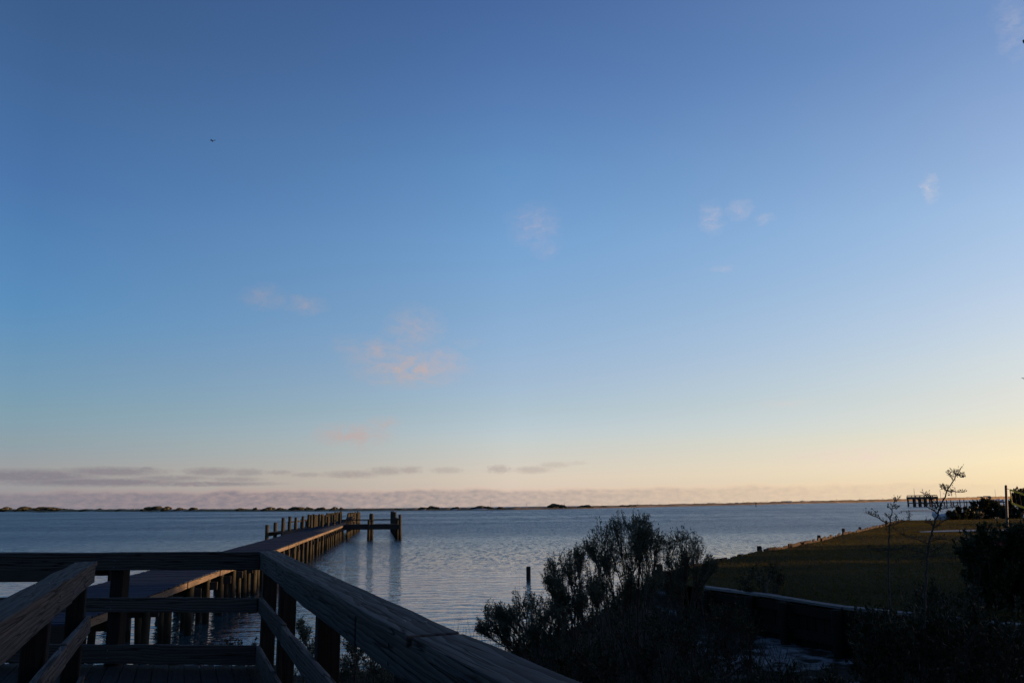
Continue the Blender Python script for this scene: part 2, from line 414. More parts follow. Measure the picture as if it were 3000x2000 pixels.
def build_water():
    # polar sheet; behind the island it follows the curve of the earth out of sight
    isl = sorted((math.atan2(shore(p).x, shore(p).y), shore(p).length) for p in range(-700, 3601, 50))
    azs = np.linspace(-math.pi, math.pi, 181)
    rs = [0.5, 4, 8, 12, 16, 20, 26, 34, 44, 60, 80, 110, 150, 200, 260, 330, 420, 560, 760, 1050, 1500, 2200, 3200, 5000, 8000]
    V, Fc = [], []
    ia = [a for a, _ in isl]; il = [l for _, l in isl]
    for a in azs:
        d = float(np.interp(a, ia, il)) + 120
        for r in rs:
            z = 0.0 if r < d else -min(30.0, (r - d) ** 1.15 * 0.006)
            V.append((r * math.sin(a), r * math.cos(a), z))
    n = len(rs)
    for i in range(len(azs) - 1):
        for j in range(n - 1):
            Fc.append((i * n + j, (i + 1) * n + j, (i + 1) * n + j + 1, i * n + j + 1))
    o = from_np('water', V, Fc, M_water, smooth=True)
    tag(o, kind='structure')
build_water()

def build_island():
    V, Fc = [], []
    pxs = list(range(-700, 3601, 8))
    prof = [(0, -0.4), (3, 0.05), (12, 0.5), (24, 0.85), (40, 1.0), (70, 0.9), (110, -0.5)]
    for px in pxs:
        p = shore(px); d = Vector((p.x, p.y, 0)).normalized()
        ppm = F / p.length
        top = 6.4 + 1.8 * noise.noise(Vector((px * 0.012, 3, 0))) + 1.3 * noise.noise(Vector((px * 0.05, 9, 0))) + .7 * noise.noise(Vector((px * 0.2, 19, 0)))
        hgt = max(0.35, top / ppm)
        for s, h in prof:
            q = p + d * s
            V.append((q.x, q.y, -0.4 if h < 0 else h * hgt * (1 + .3 * noise.noise(Vector((px * .07, s * .2, 2))))))
    n = len(prof)
    for i in range(len(pxs) - 1):
        for j in range(n - 1):
            Fc.append((i * n + j, (i + 1) * n + j, (i + 1) * n + j + 1, i * n + j + 1))
    tag(from_np('barrier_island', V, Fc, M_island, smooth=True), kind='structure')
build_island()

# shoreline of the lawn (seawall line) and of the beach, in plan
SEAWALL = [(3.2, 21.0), (5.59, 25.05), (7.6, 28.3), (12.85, 37.0), (19.05, 47.7), (25.8, 59.0), (34.0, 74.2)]
WALL = [(4.08, 18.6), (5.04, 16.46), (5.69, 14.8), (6.47, 13.75), (8.6, 10.6), (12.0, 5.0), (16.0, -2.0)]
LAWN_Z = 1.1
def lawn_z(x, y): return LAWN_Z + 0.035 * noise.noise(Vector((x * .3, y * .3, 0))) + .17 * noise.noise(Vector((x * .09, y * .13, 4)))
def build_lawn():
    left = [(y, x) for x, y in reversed(WALL)] + [(y, x) for x, y in SEAWALL] + [(74.6, 36)]
    ys = np.arange(-2, 74.61, 0.6)
    V, Fc = [], []
    nc = 60
    for y in ys:
        xl = lerp_tab(left, y) + 0.03
        for j in range(nc):
            x = xl + (75 - xl) * (j / (nc - 1)) ** 1.6
            z = lawn_z(x, y)
            if j == 0: z = LAWN_Z - 0.02
            V.append((x, y, z))
    for i in range(len(ys) - 1):
        for j in range(nc - 1):
            Fc.append((i * nc + j, i * nc + j + 1, (i + 1) * nc + j + 1, (i + 1) * nc + j))
    tag(from_np('lawn', V, Fc, M_lawn, smooth=True), kind='structure')
    # far spit behind the lawn that carries the shrubs
    V, Fc = [], []
    for i in range(25):
        x = 30 + i * 2.5
        for j, (dy, z) in enumerate([(73.5, 0.9), (75.5, 1.05), (79 + (i * 1.3 if i > 3 else 0), 0.8), (82 + (i * 1.8 if i > 3 else 0), -0.4)]):
            V.append((x, dy + .4 * math.sin(i), z if x > 34 else -0.4))
    for i in range(24):
        for j in range(3): Fc.append((i * 4 + j, (i + 1) * 4 + j, (i + 1) * 4 + j + 1, i * 4 + j + 1))
    tag(from_np('shore_spit', V, Fc, M_lawn, smooth=True), kind='structure')
build_lawn()

BANK = [(-16, 0.05), (-6, 0.2), (-3, 0.3), (-0.4, 0.5), (1.2, 0.78), (3.2, 1.08), (20, 1.1)]
SH_Y = [(-16, 13.6), (-8, 14.4), (-0.4, 14.3), (1.2, 16.3), (3.2, 21.0), (20, 24)]
def beach_z(x, y):
    ys = lerp_tab(SH_Y, x); d = ys - y
    bank = lerp_tab(BANK, x)
    z = 0.34 + (bank - 0.34) * math.exp(-max(0, d) ** 2 / 5.0)
    z += 0.05 * noise.noise(Vector((x * .8, y * .8, 0))) + .03 * noise.noise(Vector((x * 3, y * 3, 5)))
    t = min(1, max(0, (d + 0.5) / 0.9)); t = t * t * (3 - 2 * t)
    return -0.35 + (z + 0.35) * t
def build_beach():
    xs = np.arange(-16, 13.01, 0.25); ys = np.arange(-6, 23.01, 0.25)
    V = [(x, y, beach_z(x, y)) for y in ys for x in xs]
    n = len(xs); Fc = [(i * n + j, i * n + j + 1, (i + 1) * n + j + 1, (i + 1) * n + j) for i in range(len(ys) - 1) for j in range(n - 1)]
    # keep the sheet below the lawn on the lawn side of the bulkhead
    left = [(y, x) for x, y in reversed(WALL)] + [(21.0, 3.2), (30, 9)]
    V2 = []
    for x, y, z in V:
        if x > lerp_tab(left, y) + 0.15: z = min(z, 0.3)
        V2.append((x, y, z))
    tag(from_np('beach', V2, Fc, M_beach, smooth=True), kind='structure')
build_beach()

def sheet(name, poly, z, mat, label=None):
    V = [(x, y, z) for x, y in poly]; me = bpy.data.meshes.new(name)
    me.from_pydata(V, [], [tuple(range(len(V)))]); me.materials.append(mat)
    o = put(name, me, mat); tag(o, kind='structure'); return o
def sand_patch():
    a = gz(2690, 1558.5, LAWN_Z); b = gz(2930, 1557, LAWN_Z); V, Fc = [], []
    for i in range(41):
        u = i / 40; w = max(0.01, math.sin(math.pi * min(1, u * .55 + .02))) ** .7 * 2.0
        for j in range(15):
            v = j / 14 * 2 - 1
            x = a.x + (b.x - a.x) * u; y = a.y + (b.y - a.y) * u + v * w * (1 + .12 * noise.noise(Vector((i * .4, v * 2, 0))))
            V.append((x, y, lawn_z(x, y) + .035 + .03 * (1 - v * v)))
    for i in range(40):
        for j in range(14): Fc.append((i * 15 + j, (i + 1) * 15 + j, (i + 1) * 15 + j + 1, i * 15 + j + 1))
    tag(from_np('sand_court', V, Fc, M_sand, smooth=True), kind='structure')
sand_patch()
def sandbar():
    c = gz(2690, 1495.5, 0); V, Fc = [], []
    for i in range(21):
        t = i / 20 * 2 - 1; wv = (1 - t * t) ** .6
        for j in range(7):
            s = j / 6 * 2 - 1
            V.append((c.x + t * 6.5, c.y + s * 5 * wv + t * 4, 0.14 * wv * (1 - s * s) - 0.03))
    for i in range(20):
        for j in range(6): Fc.append((i * 7 + j, (i + 1) * 7 + j, (i + 1) * 7 + j + 1, i * 7 + j + 1))
    tag(from_np('sandbar', V, Fc, M_island, smooth=True), kind='structure')
sandbar()

# ------------------------------------------------------------------ boardwalk and railings
DECK_Z, RAIL_Z = 1.40, 2.50
E_ = Vector((0.368, -0.930, 0)); N_ = Vector((0.930, 0.368, 0))      # along the boardwalk (towards the eye) and across it
C0 = Vector((-2.54, 8.49, 0)); L0 = Vector((-3.59, 7.33, 0))
FAR = Vector((-0.9942, 0.107, 0)); FARN = Vector((0.107, 0.9942, 0))  # far rail direction, and away from the eye
Z = Vector((0, 0, 1))

M_screw = plain('dull_screw', (0.1, 0.1, 0.105), .5, .3, 30, .6)
def screw_mesh():
    bm = bmesh.new(); bmesh.ops.create_cone(bm, cap_ends=True, segments=8, radius1=.0065, radius2=.005, depth=.005)
    me = bpy.data.meshes.new('screw'); bm.to_mesh(me); bm.free(); me.materials.append(M_screw); return me
SCREW = screw_mesh()
def railing(label, start, d, out, L, caps, mids, toes, posts, name='wooden_railing', capw=0.0):
    t = thing(name, start + Z * DECK_Z, label, 'railing')
    sd_ = 1
    def seg(nm, spans, off, zc, w, h, mat, upv=Z):
        for i, sp_ in enumerate(spans):
            a, b, dz = sp_[:3]; oa, ob = sp_[3:] if len(sp_) > 3 else (0, 0)
            board(nm, start + d * a + out * (off + oa) + Z * (zc + dz), start + d * b + out * (off + ob) + Z * (zc + dz), w, h, mat, t, upv, bevel=0.006, wear=0.0065, seed=int(abs(start.x * 10)) + i + int(zc * 10))
    seg('cap_rail', caps, 0.085 + capw / 2, RAIL_Z - 0.02, 0.17 + capw, 0.04, M_rail)
    seg('side_rail', caps and [(a, b, dz) for a, b, dz in mids], 0.028, RAIL_Z - 0.104, 0.04, 0.14, M_rail)
    seg('middle_rail', mids, 0.028, 1.99, 0.04, 0.14, M_rail)
    seg('toe_board', toes, 0.028, 1.52, 0.04, 0.18, M_rail)
    for p in posts:
        for k_ in (-.035, .035):
            put('screw', SCREW, None, t, start + d * (p + k_ * .8) + out * (.115 + k_) + Z * (RAIL_Z + .0015))
            for zc in (RAIL_Z - .11, 1.99, 1.52):
                put('screw', SCREW, None, t, start + d * (p + .01) + out * .0065 + Z * (zc + k_), out.to_track_quat('Z', 'Y'))
        c = start + d * p + out * 0.118
        board('post', c + Z * 0.1, c + Z * (RAIL_Z - 0.041), 0.135, 0.135, M_post, t, upv=d, bevel=0.008)
    return t
railing('weathered railing running from the far corner toward the viewer, with a jointed cap', C0, E_, N_, 11,
        [(-0.17, 5.87, 0), (5.886, 10.5, -0.004, 0.012, 0.12)], [(-0.02, 2.02, 0), (2.03, 4.9, -0.008), (4.91, 10.4, 0)], [(-0.02, 3.4, 0), (3.41, 10.4, 0)], (-0.09, 1.42, 3.5, 5.55, 7.7, 9.8), capw=0.02)
railing('dark crosswise railing in front of the long pier', C0 - FAR * 0.0 + FAR * 0.005, FAR, FARN, 8,
        [(0.0, 4.5, 0), (4.51, 8.0, 0)], [(0.0, 3.8, 0), (3.81, 8.0, 0)], [(0.0, 3.8, 0), (3.81, 8.0, 0)], (1.52, 3.5, 5.6, 7.7))
railing('short weathered railing ending at a cut board at the lower left corner', L0, E_, -N_, 8,
        [(0.0, 8.6, 0)], [(0.02, 1.6, 0), (1.605, 8.5, -0.01)], [(0.2, 3.2, 0), (3.21, 8.5, 0)], (0.14, 2.25, 4.4, 6.5, 8.3))

def deck():
    t = thing('boardwalk', C0 + Z * 0.3, 'plank boardwalk platform between the wooden railings', 'boardwalk')
    w = 0.142; s = -5.2; i = 0
    def far_t(s_):
        # where a plank line meets the far edge
        p0 = C0 + FARN * 0.15; a = N_ * s_
        # a + E_*t = p0 + FAR*u
        det = E_.x * (-FAR.y) - E_.y * (-FAR.x)
        dx, dy = p0.x - a.x, p0.y - a.y
        return (dx * (-FAR.y) - dy * (-FAR.x)) / det
    while s < 0.93:
        tf = far_t(s)
        te = tf + (2.2 if s < -0.86 else 12.5)
        segs = [(tf, te)] if s < -0.86 else [(tf, tf + 3.62 + (i % 2) * 1.1), (tf + 3.63 + (i % 2) * 1.1, tf + 8.4), (tf + 8.41, te)]
        for a, b in segs:
            dz = random.uniform(-.003, .003)
            board('plank', N_ * s + E_ * a + Z * (DECK_Z - .019 + dz), N_ * s + E_ * b + Z * (DECK_Z - .019 + dz), w - 0.006, 0.038, M_deck, t, bevel=0.004)
        s += w; i += 1
    # joists and the outer band under the far edge
    o = C0 + FARN * 0.12
    board('joist', o + FAR * -0.25 + Z * 1.25, o + FAR * 8 + Z * 1.25, 0.05, 0.235, M_beam, t)
    for k in range(5):
        p = N_ * 0.9 + E_ * (far_t(0.9) + 0.9 + 2.2 * k)
        board('joist', p + Z * 1.26, p - N_ * 1.75 + Z * 1.26, 0.05, 0.2, M_beam, t)
deck()

# ------------------------------------------------------------------ the long pier
PIER_Z = 1.30
def pier_x(y): return -6.6 - 0.134 * (y - 13)
PW = 1.76
PD = Vector((-0.1328, 0.9911, 0)); PN = Vector((0.9911, 0.1328, 0))
def pier_pt(y, off): return Vector((pier_x(y), y, 0)) - PN * off       # off = metres in from the right edge
def build_pier():
    t = thing('pier', pier_pt(40, PW / 2), 'long weathered wooden pier reaching out over the water', 'pier')
    y0, y1 = 12.7, 96.0
    n = int((y1 - y0) / PD.y / 0.146); npart = 290
    far_v, far_f = [], []
    me = box_mesh(PW + 0.1, 0.133, 0.038, M_pier_deck, 0.006)
    q = Matrix(((PN.x, PD.x, 0), (PN.y, PD.y, 0), (0, 0, 1))).to_quaternion()
    for i in range(n):
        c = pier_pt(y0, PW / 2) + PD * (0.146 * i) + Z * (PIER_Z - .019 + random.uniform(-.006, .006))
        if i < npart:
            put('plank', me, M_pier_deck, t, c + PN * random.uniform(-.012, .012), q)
        else:
            b = len(far_v)
            for sx in (-.5, .5):
                for sy in (-.5, .5):
                    for sz in (-.5, .5):
                        far_v.append(c + PN * sx * (PW + .1) + PD * sy * .139 + Z * sz * .038)
            for f in ((0, 1, 3, 2), (4, 6, 7, 5), (0, 4, 5, 1), (2, 3, 7, 6), (1, 5, 7, 3), (0, 2, 6, 4)): far_f.append([b + k for k in f])
    o = from_np('planking', [tuple(v) for v in far_v], far_f, M_pier_deck, parent=t, loc=base_of(t)); o['kind'] = 'stuff'
    # fascia boards on both edges
    y = y0 + 0.05; k = 0
    while y < 73:
        L = 3.46
        for off in (0.02, PW - 0.02):
            a = pier_pt(y, off); b = pier_pt(min(73.5, y + L - 0.09), off)
            dz = random.uniform(-.008, .008)
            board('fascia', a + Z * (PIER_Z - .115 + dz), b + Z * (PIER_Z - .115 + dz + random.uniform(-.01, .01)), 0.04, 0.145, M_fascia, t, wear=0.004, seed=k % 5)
        y += L; k += 1
    # stringers, bents
    for off in (0.3, PW / 2, PW - 0.3):
        for a in range(0, 12):
            ya = y0 + .1 + a * 6.9
            if ya < 95: board('stringer', pier_pt(ya, off) + Z * 1.15, pier_pt(min(95.8, ya + 6.88), off) + Z * 1.15, 0.05, 0.2, M_beam, t)
    board('header', pier_pt(y0 - .06, -0.05) + Z * 1.12, pier_pt(y0 - .06, PW + .05) + Z * 1.12, 0.05, 0.3, M_beam, t)
    y = 15.05; k = 0
    while y < 96.5:
        board('cap_beam', pier_pt(y, -0.14) + Z * 0.94 + PD * .09, pier_pt(y, PW + 0.14) + Z * 0.94 + PD * .09, 0.06, 0.2, M_beam, t)
        if y < 60:
            
            for dy, of_ in ((.5, .35 + 1.0 * (k % 2)), (1.2, 1.25 - .8 * (k % 2))):
                p = pier_pt(y + dy + random.uniform(-.2, .2), of_); pile('pile', p.x, p.y, -.6, PIER_Z - .12, .07, M_pile, t, lean=.025)
        for off in (0.1, PW - 0.1):
            tall = (off > 1 and y > 64) or (off < 1 and y > 74)
            top = PIER_Z - .1 if not tall else random.uniform(2.05, 2.28)
            p = pier_pt(y + random.uniform(-.1, .1), off if not tall else (off + (.24 if off > 1 else -.24)))
            pile('pile', p.x, p.y, -0.6, top, 0.078 + random.uniform(0, .015), M_pile, t, lean=.02)
            if tall:
                p = pier_pt(y + .87 + random.uniform(-.1, .1), off + (.24 if off > 1 else -.24))
                pile('pile', p.x, p.y, -0.6, random.uniform(2.05, 2.28), 0.1, M_pile, t)
        y += 1.75; k += 1
build_pier()

def dock_wing():
    # finger with boat-slip piles, left of the pier head
    A = Vector((-16.1, 57.0, 0)); B = Vector((-17.4, 77.0, 0)); d = (B - A).normalized(); nn = Vector((d.y, -d.x, 0))
    t = thing('boat_dock', (A + B) / 2, 'low dock finger with tall and short mooring piles left of the pier head', 'dock', 'docks at the pier head')
    L = (B - A).length
    for i in range(int(L / 0.6)):
        c = A + d * (0.3 + 0.6 * i)
        board('plank', c - nn * .42 + Z * 1.18, c + nn * .42 + Z * 1.18, 0.57, 0.04, M_beam, t)
    for s in (-.44, .44):
        board('stringer', A + nn * s + Z * 1.05, B + nn * s + Z * 1.05, 0.06, 0.22, M_beam, t)
    for i in range(9):
        c = A + d * (i * L / 8.2)
        p = c - nn * 0.5; pile('pile', p.x, p.y, -.6, random.uniform(1.7, 1.9), .13, M_pile, t)
        p = c + d * 0.9 + nn * 0.3; pile('pile', p.x, p.y, -.6, random.uniform(2.1, 2.3), .11, M_pile, t)
    for i in range(4):
        p = A + d * (9 + i * 3.1) + nn * 1.7; pile('pile', p.x, p.y, -.6, random.uniform(2.0, 2.25), .11, M_pile, t)
    board('rail', A + d * 8 - nn * .5 + Z * 1.72, B - nn * .5 + Z * 1.72, .05, .1, M_beam, t)
    # link back to the pier head
    board('stringer', B - nn * .3 + Z * 1.1, pier_pt(76.6, PW) + Z * 1.1, .1, .22, M_beam, t)
    # wing to the right
    A = Vector((-14.75, 72.3, 0)); B = Vector((-9.75, 72.0, 0)); d = (B - A).normalized()
    t = thing('boat_dock', (A + B) / 2, 'dock wing with low rail and end piles right of the pier head', 'dock', 'docks at the pier head')
    nn = Vector((0, 1, 0))
    for i in range(9):
        c = A + d * (.28 + i * .55)
        board('plank', c - nn * .5 + Z * PIER_Z, c + nn * .9 + Z * PIER_Z, .53, .04, M_beam, t)
    board('fascia', A - nn * .52 + Z * 1.08, B - nn * .52 + Z * 1.08, .05, .38, M_beam, t)
    board('stringer', A + nn * .9 + Z * 1.1, B + nn * .9 + Z * 1.1, .05, .3, M_beam, t)
    board('rail', A + nn * .1 + Z * 1.69, B + nn * .1 + Z * 1.69, .09, .1, M_beam, t)
    board('rail', A + nn * 1.0 + Z * 1.66, B + nn * 1.0 + Z * 1.66, .05, .07, M_beam, t)
    for x, y, top, r in ((-12.3, 71.6, 1.7, .12), (-12.1, 71.9, 2.2, .15), (-12.45, 73.2, 2.2, .13), (-9.6, 71.4, 2.1, .13), (-10.0, 72.4, 1.75, .14)):
        pile('pile', x, y, -.6, top, r, M_pile, t)
    for i in range(16):
        p = Vector((-10.05, 73.0, 0)) + Vector((-.165, .986, 0)) * (i * 1.5)
        pile('pile', p.x, p.y, -.6, 2.2 if i > 5 else 1.75, .15, M_pile, t)
    a = Vector((-10.1, 73.2, 0)); b = a + PD * 22
    board('catwalk', a + Z * 1.15, b + Z * 1.15, .6, .12, M_beam, t)
    board('stringer', a + PN * .3 + Z * 1.0, b + PN * .3 + Z * 1.0, .06, .3, M_beam, t)
dock_wing()

def landing():
    a = gz(-260, 1660, PIER_Z); b = gz(300, 1656, PIER_Z)
    a.z = b.z = 0; d = (b - a).normalized(); nn = Vector((-d.y, d.x, 0)); c0 = a
    t = thing('boat_dock', (a + b) / 2, 'low crosswise landing seen behind the railing at the left edge', 'dock')
    L = (b - a).length; n = int(L / .15)
    for i in range(n):
        c = a + d * (.15 * i + .07)
        board('plank', c - nn * 1.0 + Z * (PIER_Z - .02), c + nn * 1.0 + Z * (PIER_Z - .02), .143, .04, M_pier_deck, t, bevel=.004)
    board('fascia', a - nn * .98 + Z * 1.1, b - nn * .98 + Z * 1.1, .05, .32, M_beam, t)
    board('fascia', a + nn * .98 + Z * 1.1, b + nn * .98 + Z * 1.1, .05, .32, M_beam, t)
    for u in (.1, L - .15):
        for s in (-.85, .85):
            p = a + d * u + nn * s; pile('pile', p.x, p.y, -.6, 1.2, .11, M_pile, t)
landing()

def rope_heap():
    p = pier_pt(74.4, -.35); t = thing('rope_heap', (p.x, p.y, PIER_Z), 'dark tangled heap of gear at the corner of the pier head', 'gear')
    m = plain('dark_rope', (0.03, 0.027, 0.025), .9)
    for i in range(9):
        bm = bmesh.new(); R = random.uniform(.14, .3); r = random.uniform(.03, .05); n, k = 14, 6
        vs_ = [[bm.verts.new(((R + r * math.cos(2 * math.pi * b / k)) * math.cos(2 * math.pi * a / n), (R + r * math.cos(2 * math.pi * b / k)) * math.sin(2 * math.pi * a / n), r * math.sin(2 * math.pi * b / k))) for b in range(k)] for a in range(n)]
        for a in range(n):
            for b in range(k): bm.faces.new((vs_[a][b], vs_[(a + 1) % n][b], vs_[(a + 1) % n][(b + 1) % k], vs_[a][(b + 1) % k]))
        me = bpy.data.meshes.new('coil'); bm.to_mesh(me); bm.free()
        put('coil', me, m, t, (p.x + random.uniform(-.35, .35), p.y + random.uniform(-.3, .3), PIER_Z + .12 + .05 * i + random.uniform(-.02, .05)), Euler((random.uniform(-1.2, 1.2), random.uniform(-.9, .9), 0)).to_quaternion())
rope_heap()

lp = gz(1548, 1697, 0.0)
o = pile('mooring_pile', lp.x, lp.y, -.6, 0.5, .088, M_beam, None, lean=.004)
tag(o, 'lone short dark pile standing alone in the open water', 'pile')

# ------------------------------------------------------------------ bulkhead with pale cap, seawall
def bulkhead():
    t = thing('bulkhead', Vector((5.4, 15.5, .3)), 'timber bulkhead with pale cap boards between sand and lawn', 'bulkhead')
    pts = [Vector((x, y, 0)) for x, y in WALL]
    path = []
    for a, b in zip(pts, pts[1:]):
        n = max(1, int((b - a).length / 0.21))
        for i in range(n): path.append((a + (b - a) * (i / n), (b - a).normalized()))
    k = 0
    for p, d in path:
        if p.y < 6: continue
        nn = Vector((d.y, -d.x, 0))      # towards the beach
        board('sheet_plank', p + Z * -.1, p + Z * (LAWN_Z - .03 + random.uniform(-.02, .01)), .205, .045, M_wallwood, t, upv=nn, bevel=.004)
        k += 1
    for a, b in zip(pts, pts[1:]):
        if b.y < 4: continue
        d = (b - a).normalized(); nn = Vector((d.y, -d.x, 0)); L = (b - a).length
        for zc in (.98, .55):
            board('waler', a + nn * .07 + Z * zc, b + nn * .07 + Z * zc, .09, .16, M_wallwood, t)
        n = max(1, round(L / 2.2))
        for i in range(n):
            u0, u1 = L * i / n, L * (i + 1) / n
            j = random.uniform(-.012, .012)
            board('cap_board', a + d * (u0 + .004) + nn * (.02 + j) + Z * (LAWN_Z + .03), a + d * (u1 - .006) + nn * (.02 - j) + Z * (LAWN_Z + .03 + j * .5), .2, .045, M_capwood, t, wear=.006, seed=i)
        u = .4
        while u < L:
            p = a + d * u + nn * .22; pile('pile', p.x, p.y, -.2, LAWN_Z - .02, .088, M_wallwood, t); u += 1.35
bulkhead()

def seawall():
    t = thing('seawall', Vector((12.8, 37, 0)), 'ragged low timber seawall along the edge of the lawn', 'seawall')
    pts = [Vector((x, y, 0)) for x, y in SEAWALL]
    cum = 0; k = 0
    for a, b in zip(pts, pts[1:]):
        d = (b - a).normalized(); nn = Vector((-d.y, d.x, 0)); L = (b - a).length; u = 0
        while u < L - .05 and k < 290:
            w = random.uniform(.35, .7); w = min(w, L - u)
            c = a + d * (u + w / 2)
            top = LAWN_Z + random.choice((.03, .06, .08, .11, .14)) + random.uniform(-.02, .02)
            board('sheet_plank', c + nn * random.uniform(-.03, .03) + Z * -.5, c + nn * random.uniform(-.03, .03) + Z * top, w - .012, .055, M_seawall, t, upv=nn, bevel=.006)
            u += w; k += 1
        # broken top rail and stubs of piles
        u = random.uniform(0, 1)
        while u < L - 1.2:
            l2 = random.uniform(.8, 2.2)
            if random.random() < .35:
                board('top_rail', a + d * u - nn * .07 + Z * (LAWN_Z + .03), a + d * min(L, u + l2) - nn * .07 + Z * (LAWN_Z + .03 + random.uniform(-.05, .08)), .05, .13, M_seawall, t)
            u += l2 + random.uniform(.05, 1.2)
        u = random.uniform(1, 4)
        while u < L:
            p = a + d * u + nn * .15; pile('pile', p.x, p.y, -.6, LAWN_Z + random.uniform(.12, .28), .085, M_seawall, t, lean=.06); u += random.uniform(7, 16)
    # far end return
    a = pts[-1]; b = Vector((36.5, 75.0, 0))
    board('sheet_plank', a + Z * .3, b + Z * .3, .06, 1.55, M_seawall, t)
seawall()

# ------------------------------------------------------------------ vegetation generators
def tubes(polys, radii, sides):
    V, Fc = [], []
    for P, R in zip(polys, radii):
        P = np.asarray(P, dtype=float); n = len(P); b = len(V)
        T = np.gradient(P, axis=0); T /= np.linalg.norm(T, axis=1)[:, None] + 1e-9
        ref = np.array([0.31, 0.92, 0.22])
        S = np.cross(T, ref); S /= np.linalg.norm(S, axis=1)[:, None] + 1e-9
        U = np.cross(S, T)
        for i in range(n):
            for k in range(sides):
                a = 2 * math.pi * k / sides
                V.append(P[i] + (S[i] * math.cos(a) + U[i] * math.sin(a)) * R[i])
        for i in range(n - 1):
            for k in range(sides):
                Fc.append((b + i * sides + k, b + i * sides + (k + 1) % sides, b + (i + 1) * sides + (k + 1) % sides, b + (i + 1) * sides + k))
    return V, Fc
def leaves(pos, direc, length, width):
    """one kite-shaped quad per leaf"""
    n = len(pos)
    d = direc / (np.linalg.norm(direc, axis=1)[:, None] + 1e-9)
    r = rng.normal(size=(n, 3)); s = np.cross(d, r); s /= np.linalg.norm(s, axis=1)[:, None] + 1e-9
    L = length[:, None]; w = width[:, None]
    bend = np.cross(d, s) * L * 0.12
    V = np.stack([pos, pos + d * L * .55 + s * w * .5 + bend, pos + d * L, pos + d * L * .55 - s * w * .5 + bend], axis=1).reshape(-1, 3)
    Fc = np.arange(n * 4).reshape(n, 4)
    return V, Fc
def bez(a, c, b, n):
    t = np.linspace(0, 1, n)[:, None]
    return a * (1 - t) ** 2 + c * 2 * t * (1 - t) + b * t ** 2

def bush(name, label, cat, bases, clumps, mat, twigs=18, lpt=26, leaf=(.045, .014), stem_r=.012, group=None, spread=.25, squash=1.0, up_bias=.25, stem=True, inner=.25):
    """clumps: (x, y, z, radius). Stems run from a base to every clump; leafy twigs fill it."""
    b0 = Vector(bases[0]); t = thing(name, b0, label, cat, group)
    sp, sr, tp, tr_, LP, LD = [], [], [], [], [], []
    for cx, cy, cz, r in clumps:
        c = np.array((cx, cy, cz)); bs = np.array(bases[min(range(len(bases)), key=lambda i: (bases[i][0] - cx) ** 2 + (bases[i][1] - cy) ** 2 + random.random() * .3)])
        bs = bs + rng.normal(size=3) * np.array((.12, .12, 0))
        end = c - np.array((0, 0, r * .55)); ctrl = bs * .55 + end * .45 + np.array((0, 0, .18 * abs(end[2] - bs[2]))) + rng.normal(size=3) * spread * .25
        P = bez(bs, ctrl, end, 9) + rng.normal(size=(9, 3)) * .008
        sp.append(P); sr.append(np.linspace(stem_r * 1.2, stem_r * .45, 9))
        nt = max(4, int(twigs * random.uniform(.7, 1.3)))
        for _ in range(nt):
            st = P[int(rng.integers(6, 9))]
            q = rng.normal(size=3); q /= np.linalg.norm(q) + 1e-9
            q = q * (rng.random() ** .4) * r; q[2] = q[2] * squash + up_bias * r * rng.random()
            e = c + q
            m = (st + e) / 2 + np.array((q[0] * .25, q[1] * .25, -.08 * r)) + rng.normal(size=3) * r * .1
            T = bez(st, m, e, 5)
            tp.append(T); tr_.append(np.linspace(stem_r * .32, stem_r * .12, 5))
            k = max(3, int(lpt * random.uniform(.6, 1.3)))
            u = inner + (1 - inner) * rng.random(k) ** .75; i0 = np.minimum((u * 4).astype(int), 3); fr = (u * 4 - i0)[:, None]
            pos = T[i0] * (1 - fr) + T[i0 + 1] * fr
            dd = T[i0 + 1] - T[i0]; dd /= np.linalg.norm(dd, axis=1)[:, None] + 1e-9
            LP.append(pos + rng.normal(size=(k, 3)) * .012); LD.append(dd * .7 + rng.normal(size=(k, 3)) * .55 + np.array((0, 0, .25)))
    if stem:
        V, Fc = tubes(sp, sr, 5)
        from_np('stems', V, Fc, M_bark, parent=t, loc=b0)
        V, Fc = tubes(tp, tr_, 3)
        from_np('twigs', V, Fc, M_bark, parent=t, loc=b0)['kind'] = 'stuff'
    LP = np.concatenate(LP); LD = np.concatenate(LD); n = len(LP)
    V, Fc = leaves(LP, LD, leaf[0] * rng.uniform(.6, 1.3, n), leaf[1] * rng.uniform(.7, 1.3, n))
    o = from_np('foliage', V, Fc, mat, parent=t, loc=b0); o['kind'] = 'stuff'
    return t
def fill(x0, x1, y0, y1, n, r, seed):
    q = random.Random(seed); return [(q.uniform(x0, x1), q.uniform(y0, y1), q.uniform(.7, 1.3) * r) for _ in range(n)]
def px_clumps(L, Y, jit=.5):
    out = []
    for x, y, r in L:
        YY = Y + random.uniform(-jit, jit); p = gy(x, y, YY); out.append((p.x, p.y, p.z, r * 1.12 * YY / F))
    return out
def base_at(px, Y, z=None):
    p = gy(px, 1500, Y); return (p.x, Y, beach_z(p.x, Y) - .05 if z is None else z)

